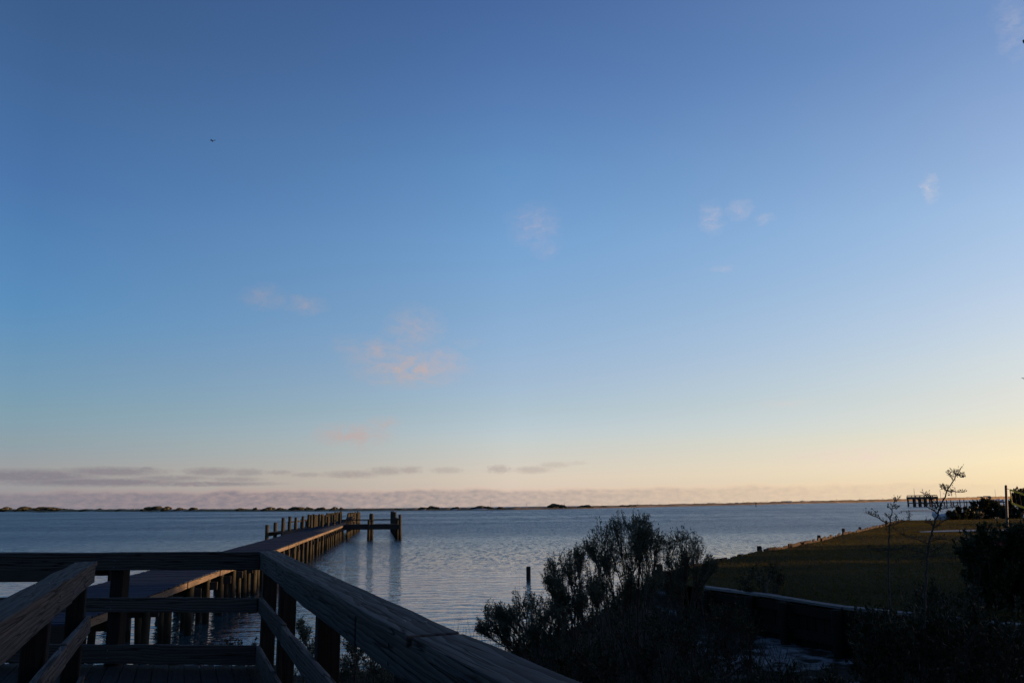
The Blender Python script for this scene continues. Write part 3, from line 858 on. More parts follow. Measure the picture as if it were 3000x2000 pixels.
# the groundsel bushes beside the boardwalk
bush('groundsel_bush', 'tallest feathery bush rising above the water line, right of the lone pile', 'bush', [base_at(1875, 14.2), base_at(1820, 14.0)],
     px_clumps([(1768, 1562, 44), (1735, 1592, 32), (1800, 1532, 32), (1850, 1528, 36), (1882, 1545, 36), (1880, 1590, 40), (1830, 1605, 46), (1765, 1632, 42), (1722, 1602, 24), (1900, 1630, 44), (1840, 1660, 46), (1885, 1525, 26), (1790, 1585, 40), (1925, 1575, 28), (1915, 1690, 40), (1860, 1720, 46), (1800, 1735, 46)] + fill(1735, 1915, 1555, 1740, 9, 26, 1), 14.1),
     M_leaf, twigs=42, lpt=20, leaf=(.04, .012))
bush('groundsel_bush', 'feathery bush with bare gaps, rightmost of the tall bushes against the water', 'bush', [base_at(1990, 14.6)],
     px_clumps([(1990, 1568, 28), (2030, 1578, 24), (1962, 1590, 26), (2010, 1612, 34), (1958, 1640, 32), (2048, 1610, 22), (2040, 1655, 26), (2075, 1640, 17), (1990, 1665, 32), (2062, 1665, 22), (1945, 1690, 34), (1990, 1720, 30), (2095, 1650, 12)] + fill(1945, 2050, 1590, 1720, 5, 22, 2), 14.7),
     M_leaf, twigs=34, lpt=17, leaf=(.04, .012))
bush('groundsel_bush', 'middle feathery bush just right of the lone pile', 'bush', [base_at(1740, 13.6), base_at(1690, 13.6)],
     px_clumps([(1622, 1650, 28), (1660, 1645, 32), (1700, 1628, 34), (1640, 1690, 36), (1690, 1690, 42), (1738, 1690, 42), (1625, 1720, 30), (1690, 1740, 42), (1745, 1745, 42), (1650, 1760, 36), (1720, 1800, 40), (1690, 1620, 22), (1605, 1690, 20)] + fill(1615, 1765, 1650, 1810, 8, 24, 3), 13.7),
     M_leaf, twigs=40, lpt=19, leaf=(.04, .012))
bush('groundsel_bush', 'low feathery bush leaning out at the end of the jointed railing', 'bush', [base_at(1610, 13.1), base_at(1560, 13.0)],
     px_clumps([(1438, 1785, 26), (1430, 1825, 32), (1462, 1838, 30), (1500, 1795, 26), (1528, 1762, 32), (1570, 1758, 30), (1580, 1800, 40), (1520, 1830, 36), (1625, 1765, 34), (1640, 1810, 40), (1408, 1840, 16), (1560, 1850, 34), (1478, 1870, 22), (1610, 1860, 34)] + fill(1430, 1640, 1785, 1880, 8, 24, 4), 13.2),
     M_leaf, twigs=40, lpt=19, leaf=(.04, .012))
bush('groundsel_bush', 'small bush seen between the two railing posts', 'bush', [base_at(925, 11.2)],
     px_clumps([(895, 1855, 22), (930, 1880, 26), (900, 1900, 28), (960, 1905, 24), (880, 1830, 12), (935, 1935, 30)], 11.2), M_leaf, twigs=16, lpt=18, leaf=(.05, .015))
bush('groundsel_bush', 'twiggy bush under the jointed railing at the bottom edge', 'bush', [base_at(1075, 10.2)],
     px_clumps([(1025, 1885, 26), (1060, 1870, 26), (1030, 1930, 36), (1085, 1905, 34), (1110, 1945, 36), (1060, 1960, 40), (1130, 1980, 36), (1010, 1960, 26)], 10.2), M_leaf, twigs=18, lpt=18, leaf=(.045, .014))
bush('scrub_bush', 'dark tuft of scrub at the waterline behind the crosswise railing', 'bush', [base_at(690, 13.3)],
     px_clumps([(600, 1905, 20), (640, 1900, 24), (690, 1890, 28), (730, 1900, 26), (560, 1925, 18), (660, 1935, 26), (720, 1940, 26), (500, 1945, 14)], 13.3, .3), M_scrub, twigs=14, lpt=16, leaf=(.06, .014))
bush('scrub_bush', 'dark scrub bush growing against the pale cap of the bulkhead', 'bush', [base_at(2225, 17.0, 1.0)],
     px_clumps([(2180, 1690, 26), (2210, 1675, 24), (2260, 1670, 26), (2285, 1690, 20), (2235, 1705, 32), (2190, 1725, 26), (2270, 1720, 26)], 17.2, .3), M_scrub, twigs=16, lpt=18, leaf=(.05, .016))

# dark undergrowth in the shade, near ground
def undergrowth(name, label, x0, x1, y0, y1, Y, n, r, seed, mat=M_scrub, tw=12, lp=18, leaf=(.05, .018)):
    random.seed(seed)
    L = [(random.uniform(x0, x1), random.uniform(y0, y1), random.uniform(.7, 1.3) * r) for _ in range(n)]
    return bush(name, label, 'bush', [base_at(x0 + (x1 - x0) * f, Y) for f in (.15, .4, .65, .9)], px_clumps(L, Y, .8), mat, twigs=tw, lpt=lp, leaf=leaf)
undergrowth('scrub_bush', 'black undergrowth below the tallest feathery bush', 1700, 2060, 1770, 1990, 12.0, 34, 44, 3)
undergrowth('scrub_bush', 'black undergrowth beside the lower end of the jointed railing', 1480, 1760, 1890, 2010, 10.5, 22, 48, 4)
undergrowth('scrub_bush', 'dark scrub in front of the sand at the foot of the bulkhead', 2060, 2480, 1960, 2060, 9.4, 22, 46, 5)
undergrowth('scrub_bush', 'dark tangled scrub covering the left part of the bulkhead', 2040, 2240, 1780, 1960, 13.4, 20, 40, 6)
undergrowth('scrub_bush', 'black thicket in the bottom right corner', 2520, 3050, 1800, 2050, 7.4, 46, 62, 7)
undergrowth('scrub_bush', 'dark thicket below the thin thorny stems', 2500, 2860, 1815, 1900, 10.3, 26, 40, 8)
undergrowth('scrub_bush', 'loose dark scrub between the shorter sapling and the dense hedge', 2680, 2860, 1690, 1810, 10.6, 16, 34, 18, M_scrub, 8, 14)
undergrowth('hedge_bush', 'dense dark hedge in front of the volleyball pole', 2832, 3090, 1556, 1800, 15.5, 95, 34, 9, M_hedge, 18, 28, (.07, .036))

# yaupon saplings with bare thorny side twigs
def sapling(label, Y, stem_px, sides, tufts, r0):
    P = np.array([gy(x, y, Y) for x, y in stem_px]); b = tuple(P[0])
    t = thing('yaupon_sapling', b, label, 'sapling', 'thin saplings by the lawn')
    # refine the stem
    def refine(P, k=6, jit=.004):
        out = []
        for a, c in zip(P, P[1:]):
            for i in range(k): out.append(a + (c - a) * i / k + rng.normal(size=3) * jit)
        out.append(P[-1]); return np.array(out)
    S = refine(P); V, Fc = tubes([S], [np.linspace(r0, r0 * .25, len(S))], 6)
    from_np('stem', V, Fc, M_bark, parent=t, loc=b)
    tp, tr_, LP, LD = [], [], [], []
    for s in sides:
        Q = np.array([gy(x, y, Y + (i * random.uniform(-.06, .06))) for i, (x, y) in enumerate(s)]); Q = refine(Q, 4, .003)
        tp.append(Q); tr_.append(np.linspace(r0 * .45, r0 * .15, len(Q)))
        for p, q in zip(Q[1:], Q):
            for _ in range(3):
                if random.random() < .35: continue
                L = random.uniform(.02, .06); d = rng.normal(size=3); d[2] = abs(d[2]) + .2; d /= np.linalg.norm(d)
                e = p + d * L; tp.append(np.array([p, (p + e) / 2, e])); tr_.append(np.array([.0016, .0013, .001]))
                for _k in range(3): LP.append(p + d * L * random.uniform(.4, 1)); LD.append(d + rng.normal(size=3) * .7)
    for x, y, r, n in tufts:
        c = np.array(gy(x, y, Y)); rr = r * Y / F
        for _ in range(n):
            LP.append(c + rng.normal(size=3) * rr * .55); LD.append(rng.normal(size=3))
    for p in S[len(S) // 3:]:
        for _ in range(2):
            LP.append(p + rng.normal(size=3) * .008); LD.append(rng.normal(size=3) + np.array((0, 0, .4)))
    V, Fc = tubes(tp, tr_, 4); from_np('twigs', V, Fc, M_bark, parent=t, loc=b)['kind'] = 'stuff'
    LP = np.array(LP); LD = np.array(LD); n = len(LP)
    V, Fc = leaves(LP, LD, rng.uniform(.014, .026, n), rng.uniform(.007, .012, n))
    from_np('foliage', V, Fc, M_yaupon, parent=t, loc=b)['kind'] = 'stuff'
sapling('shorter thin sapling with a dark leaf clump halfway up', 9.2,
        [(2612, 1860), (2604, 1700), (2603, 1600), (2606, 1540), (2614, 1490), (2624, 1455)],
        [[(2600, 1535), (2575, 1518), (2552, 1508), (2538, 1502)], [(2566, 1512), (2565, 1500)], [(2612, 1492), (2598, 1480)], [(2618, 1488), (2628, 1490)], [(2608, 1520), (2600, 1510)], [(2620, 1470), (2632, 1462)],
         [(2606, 1540), (2640, 1528), (2672, 1520)], [(2662, 1522), (2664, 1508)], [(2626, 1530), (2625, 1514)], [(2604, 1610), (2570, 1612), (2535, 1600)], [(2604, 1612), (2640, 1605), (2660, 1598)], [(2604, 1660), (2640, 1640), (2665, 1632)]],
        [(2607, 1543, 14, 70), (2604, 1618, 14, 40), (2612, 1690, 22, 60), (2623, 1460, 6, 14), (2640, 1500, 3, 4)], .012)
sapling('taller leaning sapling with thorny twigs against the sunset sky', 8.8,
        [(2708, 1840), (2712, 1680), (2722, 1590), (2735, 1540), (2752, 1490), (2775, 1437), (2800, 1395), (2820, 1365)],
        [[(2775, 1438), (2765, 1430), (2752, 1424)], [(2775, 1438), (2800, 1440), (2826, 1441)], [(2792, 1402), (2782, 1390), (2774, 1385)], [(2800, 1392), (2796, 1382), (2792, 1384)], [(2804, 1390), (2816, 1396), (2824, 1397)], [(2770, 1436), (2766, 1420)],
         [(2748, 1505), (2728, 1490), (2710, 1478), (2695, 1470)], [(2730, 1465), (2715, 1453), (2706, 1447)], [(2745, 1490), (2735, 1472), (2726, 1458)], [(2750, 1490), (2775, 1488), (2790, 1485)], [(2735, 1545), (2770, 1522), (2788, 1510)], [(2735, 1540), (2722, 1532), (2712, 1528)], [(2720, 1590), (2690, 1580), (2650, 1568), (2625, 1552)],
         [(2722, 1585), (2760, 1577), (2795, 1584)], [(2714, 1620), (2680, 1612), (2660, 1608)], [(2716, 1620), (2740, 1608), (2765, 1600)], [(2712, 1640), (2680, 1630)], [(2712, 1630), (2770, 1625), (2800, 1640)]],
        [(2803, 1387, 9, 36), (2781, 1442, 10, 44), (2747, 1486, 10, 34), (2738, 1535, 10, 30), (2712, 1650, 20, 60), (2722, 1600, 8, 20)], .014)

# beach grass (too many blades to count)
def blades(name, label, pts, h, w, mat, lean=.25):
    n = len(pts); pts = np.asarray(pts, dtype=float)
    a = rng.uniform(0, 6.28, n); hh = h * (.5 + 1.1 * rng.random(n) ** 2)
    tip = pts + np.stack([np.cos(a * 3.1) * lean * hh, np.sin(a * 3.1) * lean * hh, hh], 1)
    side = np.stack([np.cos(a), np.sin(a), np.zeros(n)], 1) * (w * .5)
    V = np.stack([pts - side, pts + side, tip], 1).reshape(-1, 3); Fc = np.arange(n * 3).reshape(n, 3)
    o = from_np(name, V, Fc, mat); tag(o, label, 'grass', kind='stuff'); return o
def lawn_grass():
    left = [(y, x) for x, y in reversed(WALL)] + [(y, x) for x, y in SEAWALL] + [(74.6, 36)]
    P = []
    n = 240000
    y = 12 + 62 * rng.random(n) ** 1.0
    ky = [a for a, _ in left]; kx = [b for _, b in left]
    xl = np.interp(y, ky, kx); x = xl + .05 + (np.minimum(.72 * y + 3, 52) - xl) * rng.random(n)
    gx = np.arange(0, 60, .5); gyy = np.arange(10, 76, .5)
    G = np.array([[lawn_z(a, b_) for a in gx] for b_ in gyy])
    fx = np.clip((x - gx[0]) / .5, 0, len(gx) - 1.001); fy = np.clip((y - gyy[0]) / .5, 0, len(gyy) - 1.001)
    ix = fx.astype(int); iy = fy.astype(int); fx -= ix; fy -= iy
    z = (G[iy, ix] * (1 - fx) + G[iy, ix + 1] * fx) * (1 - fy) + (G[iy + 1, ix] * (1 - fx) + G[iy + 1, ix + 1] * fx) * fy - .015
    blades('lawn_grass', 'short mown grass covering the lawn', np.stack([x, y, z], 1), .055, .022, M_grass, .7)
lawn_grass()
def shore_grass():
    P = []
    for _ in range(2600):
        x = random.uniform(-7, 3.4); y = lerp_tab(SH_Y, x) - random.uniform(.1, 1.6) * random.random()
        P.append((x, y, beach_z(x, y) - .02))
    for _ in range(9000):
        x = random.uniform(-3, 4.6); y = random.uniform(9, 20)
        if y < lerp_tab(SH_Y, x) - .05: P.append((x, y, beach_z(x, y) - .02))
    blades('beach_grass', 'thin dry grass covering the bank and the shaded dune', P, .26, .011, M_scrub, .4)
    P = []
    for px, py, r, n in ((1525, 1730, 8, 26), (1340, 1850, 40, 70), (1400, 1870, 40, 70)):
        for _ in range(n):
            x = gy(px + random.uniform(-r, r), py, 13.6); P.append((x.x, 13.6 + random.uniform(-.2, .2), beach_z(x.x, 13.6)))
    blades('reed_grass', 'few tall dry reeds left of the low feathery bush', P, .55, .008, M_reed, .25)
    c = gy(1512, 1750, 13.3); P = [(c.x - .05 + random.gauss(0, .05), 13.3 + random.gauss(0, .05), beach_z(c.x, 13.3)) for _ in range(7)]
    blades('reed_grass', 'single tall reed plume left of the lone pile', P, 1.3, .01, M_reed, .09)
shore_grass()

# ------------------------------------------------------------------ things on and beyond the lawn
M_yellow = plain('yellow_webbing', (0.8, 0.43, 0.02), .6)
M_polewood = plain('pole_brown', (0.06, 0.04, 0.036), .7)
M_white = plain('white_paint', (0.7, 0.7, 0.7), .5)
M_grey = plain('grey_metal', (0.22, 0.22, 0.23), .5)
M_blue = plain('blue_hull_paint', (0.03, 0.07, 0.22), .3)
M_far = plain('far_timber', (0.05, 0.038, 0.03), .9)
M_rock = plain('pale_rubble', (0.4, 0.4, 0.42), .9, .35, 9)
M_red = plain('red_flower', (0.14, 0.012, 0.012), .7)
M_glass = plain('dark_glass', (0.02, 0.025, 0.03), .1)
M_roof = plain('grey_shingle', (0.12, 0.115, 0.11), .9)

def volleyball():
    b = gy(2951, 1600, 30.0); top = gy(2947, 1420, 30.0)
    t = thing('volleyball_net', (b.x, b.y, LAWN_Z), 'volleyball net with yellow borders on a brown pole at the right edge', 'net')
    board('pole', Vector((b.x, b.y, LAWN_Z - .1)), top, .085, .085, M_polewood, t, upv=(0, 1, 0), bevel=.03)
    e = Vector((b.x + 7.2, b.y - 5.6, 0))
    board('pole', Vector((e.x, e.y, LAWN_Z - .1)), Vector((e.x, e.y, top.z)), .085, .085, M_polewood, t, upv=(0, 1, 0), bevel=.03)
    A1 = gy(2959, 1434, 29.9); A2 = gy(2965, 1474, 29.9)
    d = Vector((e.x - A1.x, e.y - A1.y, 0)); L = d.length; d.normalize()
    n = 10
    def sag(P, u): return P + d * (L - .4) * u + Z * (-1.0 * 4 * u * (1 - u))
    for P in (A1, A2):
        for i in range(n): board('net_border', sag(P, i / n), sag(P, (i + 1) / n), .012, .065, M_yellow, t, bevel=0)
    board('net_border', A1, A2, .012, .04, M_yellow, t, upv=d, bevel=0)
    board('net_border', sag(A1, 1), sag(A2, 1), .012, .05, M_yellow, t, upv=d, bevel=0)
    board('rope', A1, Vector((top.x, top.y, top.z - .12)), .015, .015, M_yellow, t, bevel=0)
    P, R = [], []
    m = plain('net_cord', (0.03, 0.03, 0.03), .8)
    for i in range(61):
        u = i / 60; P.append(np.array([sag(A1, u), sag(A2, u)])); R.append(np.array([.002, .002]))
    for j in range(1, 7):
        f = j / 7; P.append(np.array([sag(A1, u / 12) * (1 - f) + sag(A2, u / 12) * f for u in range(13)])); R.append(np.full(13, .002))
    V, Fc = tubes(P, R, 3); from_np('mesh_net', V, Fc, m, parent=t, loc=base_of(t))['kind'] = 'stuff'
volleyball()

def flower():
    p = gy(2926, 1591, 14.3); V, Fc = [], []
    t = thing('red_flower', (p.x, p.y, p.z), 'small dark red flower on the dense hedge', 'flower')
    for k in range(6):
        a = k * 1.047
        b = len(V)
        for r, h, s in ((.0, 0, 0), (.022, .01, .5), (.034, .03, 0), (.022, .01, -.5)):
            V.append((p.x + r * math.cos(a + s), p.y - .05 - h, p.z + r * math.sin(a + s)))
        Fc.append((b, b + 1, b + 2, b + 3))
    from_np('petals', V, Fc, M_red, parent=t, loc=p)
flower()

# shrubs at the far end of the lawn
def far_shrub(label, cl, Y, mat=M_scrub, name='shore_shrub', cat='shrub', leaf=(.22, .14), tw=20, lp=20, z0=.9, jit=1.2, group='shrubs at the far end of the lawn'):
    x = sum(c[0] for c in cl) / len(cl); p = gy(x, 1500, Y)
    return bush(name, label, cat, [(p.x - .4, Y, z0), (p.x + .4, Y + .3, z0)], px_clumps(cl, Y, jit), mat, twigs=tw, lpt=lp, leaf=leaf, stem_r=.03, group=group)
far_shrub('rounded dark shrub standing highest at the far end of the lawn', [(2858, 1482, 14), (2880, 1474, 13), (2900, 1474, 13), (2870, 1492, 16), (2895, 1492, 16), (2920, 1482, 12), (2915, 1498, 16), (2885, 1505, 14), (2935, 1490, 10), (2850, 1500, 12), (2855, 1512, 14), (2880, 1514, 14), (2905, 1512, 14), (2930, 1506, 14), (2870, 1504, 14), (2840, 1512, 10)], 82)
far_shrub('low dark shrub beside the pale rubble', [(2790, 1503, 10), (2810, 1497, 11), (2800, 1510, 11), (2825, 1505, 12), (2780, 1508, 7), (2835, 1494, 9), (2845, 1508, 12), (2820, 1515, 9), (2805, 1516, 9), (2835, 1516, 9), (2790, 1515, 7)], 79)
far_shrub('dark shrub behind the volleyball pole', [(2945, 1500, 16), (2965, 1492, 16), (2975, 1505, 18), (2950, 1512, 12), (2990, 1495, 18), (2935, 1508, 10), (2960, 1478, 10)], 77)
far_shrub('pale dry shrub low at the end of the lawn', [(2862, 1505, 6), (2870, 1500, 5), (2875, 1507, 6)], 76, M_reed, leaf=(.15, .05))
far_shrub('dark tree crown behind the net at the right edge', [(2978, 1446, 13), (2995, 1452, 15), (2990, 1470, 18), (3010, 1440, 16), (3020, 1460, 20), (2972, 1462, 10), (3000, 1485, 16)], 66, name='shore_tree', cat='tree', jit=.8, group=None)

def rubble():
    p0 = gz(2756, 1519, .6)
    t = thing('rubble_heap', (p0.x, p0.y, 0), 'pale heap of broken concrete on the shore past the lawn', 'rubble')
    for i in range(26):
        p = gy(random.uniform(2738, 2790), random.uniform(1508, 1519), 80 + random.uniform(-1, 1))
        bm = bmesh.new(); bmesh.ops.create_icosphere(bm, subdivisions=1, radius=random.uniform(.18, .34))
        for v in bm.verts: v.co = Vector((v.co.x * 1.4, v.co.y, v.co.z * .8)) * random.uniform(.75, 1.2)
        me = bpy.data.meshes.new('chunk'); bm.to_mesh(me); bm.free()
        put('chunk', me, M_rock, t, (p.x, p.y, max(.15, p.z)), Euler((random.random() * 6, random.random() * 6, 0)).to_quaternion())
rubble()

# distant dock with a raised sun deck
def far_dock():
    Y = 300.0
    def P(x, y): return gy(x, y, Y)
    a, b = P(2681, 1458), P(2746, 1458); zf = a.z; zt = P(2681, 1451).z; zl = 1.3
    t = thing('raised_deck_dock', (a.x, Y, 0), 'distant two-level dock with a raised deck beyond the saplings', 'dock')
    dep = 6.0
    board('upper_deck', Vector((a.x - .3, Y + dep / 2, zf)), Vector((b.x + .3, Y + dep / 2, zf)), dep, .85, M_far, t)
    for y in (Y, Y + dep):
        board('hand_rail', Vector((a.x, y, zt)), Vector((b.x, y, zt)), .2, .3, M_far, t)
        n = 6
        for i in range(n):
            x = a.x + (b.x - a.x) * i / (n - 1)
            board('rail_post', Vector((x, y, zf)), Vector((x, y, zt)), .16, .16, M_far, t, upv=(0, 1, 0))
    n = 5
    for i in range(n):
        x = a.x + (b.x - a.x) * i / (n - 1)
        for y in (Y + .3, Y + dep - .3): board('pile', Vector((x, y, -.6)), Vector((x, y, zf)), .5, .5, M_far, t, upv=(0, 1, 0), bevel=.1)
    c = P(2716, 1472)
    board('brace', Vector((a.x + .4, Y, zf - .2)), Vector((a.x + 2.3, Y, zl + .2)), .14, .14, M_far, t)
    board('brace', Vector((c.x + 1.6, Y, zf - .2)), Vector((c.x + 3.4, Y, zl + .2)), .14, .14, M_far, t)
    board('lower_deck', Vector((a.x - .6, Y + 2, zl)), Vector((b.x + .5, Y + 2, zl)), 3.5, .35, M_far, t)
    r = P(2990, 1472); r2 = Vector((r.x, Y + 4, zl))
    board('walkway', Vector((b.x + .5, Y + 2, zl + .1)), r2, 1.6, .35, M_far, t)
    d = r2 - Vector((b.x, Y + 2, zl)); m = 12
    for i in range(m):
        p = Vector((b.x, Y + 2, 0)) + d * ((i + .6) / m); p.z = 0
        for s in (-.8, .8):
            board('pile', Vector((p.x, p.y + s, -.6)), Vector((p.x, p.y + s, zl + (1.1 if (i + (s > 0)) % 2 else .5))), .3, .3, M_far, t, upv=(0, 1, 0), bevel=.08)
far_dock()

def sailboat():
    p = gz(2925, 1470.5, 0); Yd = p.y; k = Yd / F
    t = thing('sailboat', (p.x, p.y, 0), 'small blue sailboat moored far off right of the distant dock', 'boat')
    L = 26 * k; W = L * .3; H = 5.5 * k
    V, Fc = [], []
    n = 11
    for i in range(n):
        u = i / (n - 1); w = W / 2 * (math.sin(math.pi * min(1, u * .62 + .38)) ** .8 if u < 1 else .02); sh = H * (1 + .25 * (2 * u - 1) ** 2)
        for s, z in ((-1, sh), (-.85, sh * .35), (-.25, -.15), (.25, -.15), (.85, sh * .35), (1, sh)):
            V.append((p.x - L / 2 + L * u, p.y + s * w, z))
    for i in range(n - 1):
        for j in range(5): Fc.append((i * 6 + j, (i + 1) * 6 + j, (i + 1) * 6 + j + 1, i * 6 + j + 1))
        Fc.append((i * 6 + 5, (i + 1) * 6 + 5, (i + 1) * 6, i * 6))
    from_np('hull', V, Fc, M_blue, parent=t, loc=p)
    board('cabin', Vector((p.x - L * .2, p.y, H * 1.15)), Vector((p.x + L * .15, p.y, H * 1.15)), W * .5, H * .5, M_white, t, bevel=.1)
    x = p.x - L * .22
    board('mast', Vector((x, p.y, H * .8)), Vector((x, p.y, 37 * k)), .16, .16, M_grey, t, upv=(0, 1, 0), bevel=.04)
    board('boom', Vector((x, p.y, H * 1.7)), Vector((x + L * .42, p.y, H * 1.75)), .25, .25, M_blue, t, bevel=.08)
sailboat()

# ------------------------------------------------------------------ on the barrier island
def dune_shrub_mesh(seed):
    random.seed(seed); V, Fc = [], []
    # a lumpy dome of leaf tufts, unit half-width 1 and height 1
    bm = bmesh.new()
    for k in range(9):
        a = random.uniform(-.78, .78); r = random.uniform(.26, .42) * (1 - .4 * abs(a))
        g = bmesh.ops.create_icosphere(bm, subdivisions=2, radius=r)
        c = Vector((a, random.uniform(-.3, .3), max(.12, (1 - a * a) * .72 - r * .4 + random.uniform(-.1, .12))))
        for v in g['verts']:
            q = v.co.normalized(); v.co = c + Vector((v.co.x * 1.2, v.co.y, v.co.z)) * (1 + .3 * noise.noise(q * 3 + c * 5))
    mx = max(v.co.z for v in bm.verts); wx = max(abs(v.co.x) for v in bm.verts)
    for v in bm.verts: v.co = Vector((v.co.x / wx, v.co.y / wx, v.co.z / mx))
    me = bpy.data.meshes.new('dune_shrub'); bm.to_mesh(me); bm.free(); me.materials.append(M_dune)
    return me
DS = [dune_shrub_mesh(s) for s in (1, 2, 3, 4, 5)]
def island_things():
    random.seed(5)
    L = [(18, 16, 1487, 'leftmost'), (75, 26, 1486, ''), (130, 26, 1487, ''), (172, 22, 1489, ''), (450, 28, 1485.5, ''), (490, 15, 1486, ''), (528, 16, 1489, ''), (565, 11, 1488.5, ''), (710, 17, 1490, ''), (747, 7, 1488.5, ''), (790, 20, 1487.5, ''), (822, 17, 1489, ''), (868, 20, 1487, ''), (905, 12, 1487.3, ''), (940, 15, 1488, ''), (980, 12, 1487, ''), (1000, 8, 1488, ''),
         (1238, 13, 1487.5, ''), (1270, 18, 1484.5, ''), (1335, 13, 1486.5, ''), (1408, 26, 1484, ''), (1432, 14, 1485, ''), (1465, 9, 1486, ''), (1632, 25, 1478, ''), (1715, 20, 1481, ''), (1768, 13, 1482.5, ''), (1826, 14, 1480.5, ''), (1850, 12, 1480, ''), (1165, 10, 1490, ''), (350, 10, 1493, ''), (250, 14, 1493, '')]
    where = ['leftmost wind-shaped shrub clump on the far island', 'second shrub clump from the left edge on the far island', 'third shrub clump from the left edge on the far island', 'fourth shrub clump from the left, trailing low on the far island',
             'rounded shrub clump above pale sand, right of the left island pole', 'shrub clump on the pale sand patch of the far island', 'low shrub behind the right end of the pale sand patch', 'rounded shrub at the right end of the pale sand patch',
             'low shrub alone on the bare stretch left of the slip piles', 'tiny round shrub alone on the bare stretch above the dock finger', 'island shrub above the leftmost dock piles', 'flat island shrub above the dock finger',
             'island shrub above the middle of the dock finger', 'small domed island shrub above the dock finger', 'island shrub above the right end of the dock finger', 'peaked island shrub left of the pier head piles', 'island shrub ending the long thicket above the pier head',
             'small island shrub over a white sand patch right of the pier head', 'domed island shrub left of the tall mast', 'flat-topped island shrub midway to the tall mast', 'wide island thicket at the foot of the tall mast', 'island shrub just left of the tall mast base', 'small island shrub right of the tall mast',
             'largest dark dome-shaped tree alone on the island, above the tallest bush', 'low wide island shrub right of the dome-shaped tree', 'small island hump right of the wide low shrub', 'low island shrub, left of a close pair', 'low island shrub, right of a close pair', 'small low island shrub right of the dock wing', 'low island shrub on the bare sand at left', 'low island shrub on bare sand near the left edge']
    for i, (x, hw, ty, _) in enumerate(L):
        p = shore(x); d = Vector((p.x, p.y, 0)).normalized(); p = p + d * 14
        k = p.length / F
        zt = gy(x, ty, p.y).z
        o = bpy.data.objects.new('dune_shrub', DS[i % 5]); o.location = (p.x, p.y, .15)
        o.scale = (hw * k * 1.25, hw * k * .8, max(.5, zt * 1.25)); o.rotation_euler = (0, 0, -math.atan2(p.x, p.y))
        link(o); tag(o, where[i], 'shrub', 'wind-shaped shrubs on the far island')
    # sand blow-outs
    for x0, x1, y0, y1 in ((455, 482, 1491, 1496), (486, 502, 1492, 1497), (500, 575, 1494, 1497), (552, 576, 1493, 1497.5), (670, 690, 1496, 1498.5), (1232, 1248, 1491, 1494), (1320, 1344, 1490, 1493), (1375, 1440, 1489, 1492), (1648, 1656, 1487, 1490), (250, 300, 1493.5, 1496)):
        p = shore((x0 + x1) / 2); a = gy(x0, y1, p.y + 4); b = gy(x1, y1, p.y + 4); zt = gy(x0, y0, p.y + 9).z
        n = 8; V, Fc = [], []
        for i in range(n + 1):
            u = i / n; h = math.sin(math.pi * u) ** .5
            for j, (s, z) in enumerate(((0, .1), (3, .5), (6, 1.0))):
                V.append((a.x + (b.x - a.x) * u, a.y + s, max(.1, zt * z * h)))
        for i in range(n):
            for j in range(2): Fc.append((i * 3 + j, (i + 1) * 3 + j, (i + 1) * 3 + j + 1, i * 3 + j + 1))
        tag(from_np('sand_blowout', V, Fc, M_sand), kind='structure')
    # poles
    words = ['first', 'second', 'third', 'fourth', 'fifth', 'sixth', 'seventh', 'eighth', 'ninth', 'tenth', 'eleventh']
    for i, (x, h) in enumerate(((1763, 11), (1868, 11), (1961, 11), (2035, 10), (2109, 10), (2178, 9), (2248, 9), (2352, 9), (2452, 8), (2519, 8), (2587, 8))):
        p = shore(x); d = Vector((p.x, p.y, 0)).normalized(); p = p + d * 45; k = p.length / F
        t = thing('utility_pole', (p.x, p.y, 0), words[i] + ' utility pole in the island row, counted from the big dome-shaped tree', 'utility pole', 'utility poles along the island')
        h += 2
        w = .45 * k
        board('pole', Vector((p.x, p.y, 0)), Vector((p.x, p.y, h * k)), w, w, M_grey, t, upv=(0, 1, 0), bevel=.03)
        board('crossarm', Vector((p.x - 2.2 * k, p.y, (h - 1.5) * k)), Vector((p.x + 2.2 * k, p.y, (h - 1.5) * k)), w * .7, w * .7, M_grey, t, bevel=.02)
    def mast(x, ytop, label, name='radio_mast', cat='mast', ex=20):
        p = shore(x); d = Vector((p.x, p.y, 0)).normalized(); p = p + d * ex; k = p.length / F; zt = gy(x, ytop, p.y).z
        t = thing(name, (p.x, p.y, 0), label, cat)
        board('pole', Vector((p.x, p.y, 0)), Vector((p.x, p.y, zt)), 0.8 * k, 0.8 * k, M_grey, t, upv=(0, 1, 0), bevel=.03)
        board('antenna', Vector((p.x, p.y, zt)), Vector((p.x, p.y, zt + 2.5 * k)), .5 * k, .5 * k, M_grey, t, upv=(0, 1, 0), bevel=.02)
    mast(1438, 1463, 'tall thin mast on the island above a wide thicket')
    mast(393, 1484, 'short thin mast on the island near the left edge')
    mast(1654, 1473, 'thin mast beside the dome-shaped island tree')
    mast(1543, 1477, 'thin mast left of the dome-shaped island tree')
    mast(2681, 1433, 'thin mast rising above the left end of the distant raised deck')
    mast(2757, 1436, 'thin mast between the raised deck and the leaning sapling')
    mast(2802, 1430, 'thin mast right of the leaning sapling')
    # channel marker
    p = gz(2215, 1484.5, 0); k = p.length / F
    t = thing('channel_marker', (p.x, p.y, 0), 'small channel marker post standing in the water far right', 'marker')
    board('pile', Vector((p.x, p.y, -.5)), Vector((p.x, p.y, 11 * k)), 1.6 * k, 1.6 * k, M_far, t, upv=(0, 1, 0), bevel=.05)
    board('sign_board', Vector((p.x - 1.6 * k, p.y - .3, 9.5 * k)), Vector((p.x + 1.6 * k, p.y - .3, 9.5 * k)), .08, 3 * k, M_far, t, bevel=.02)
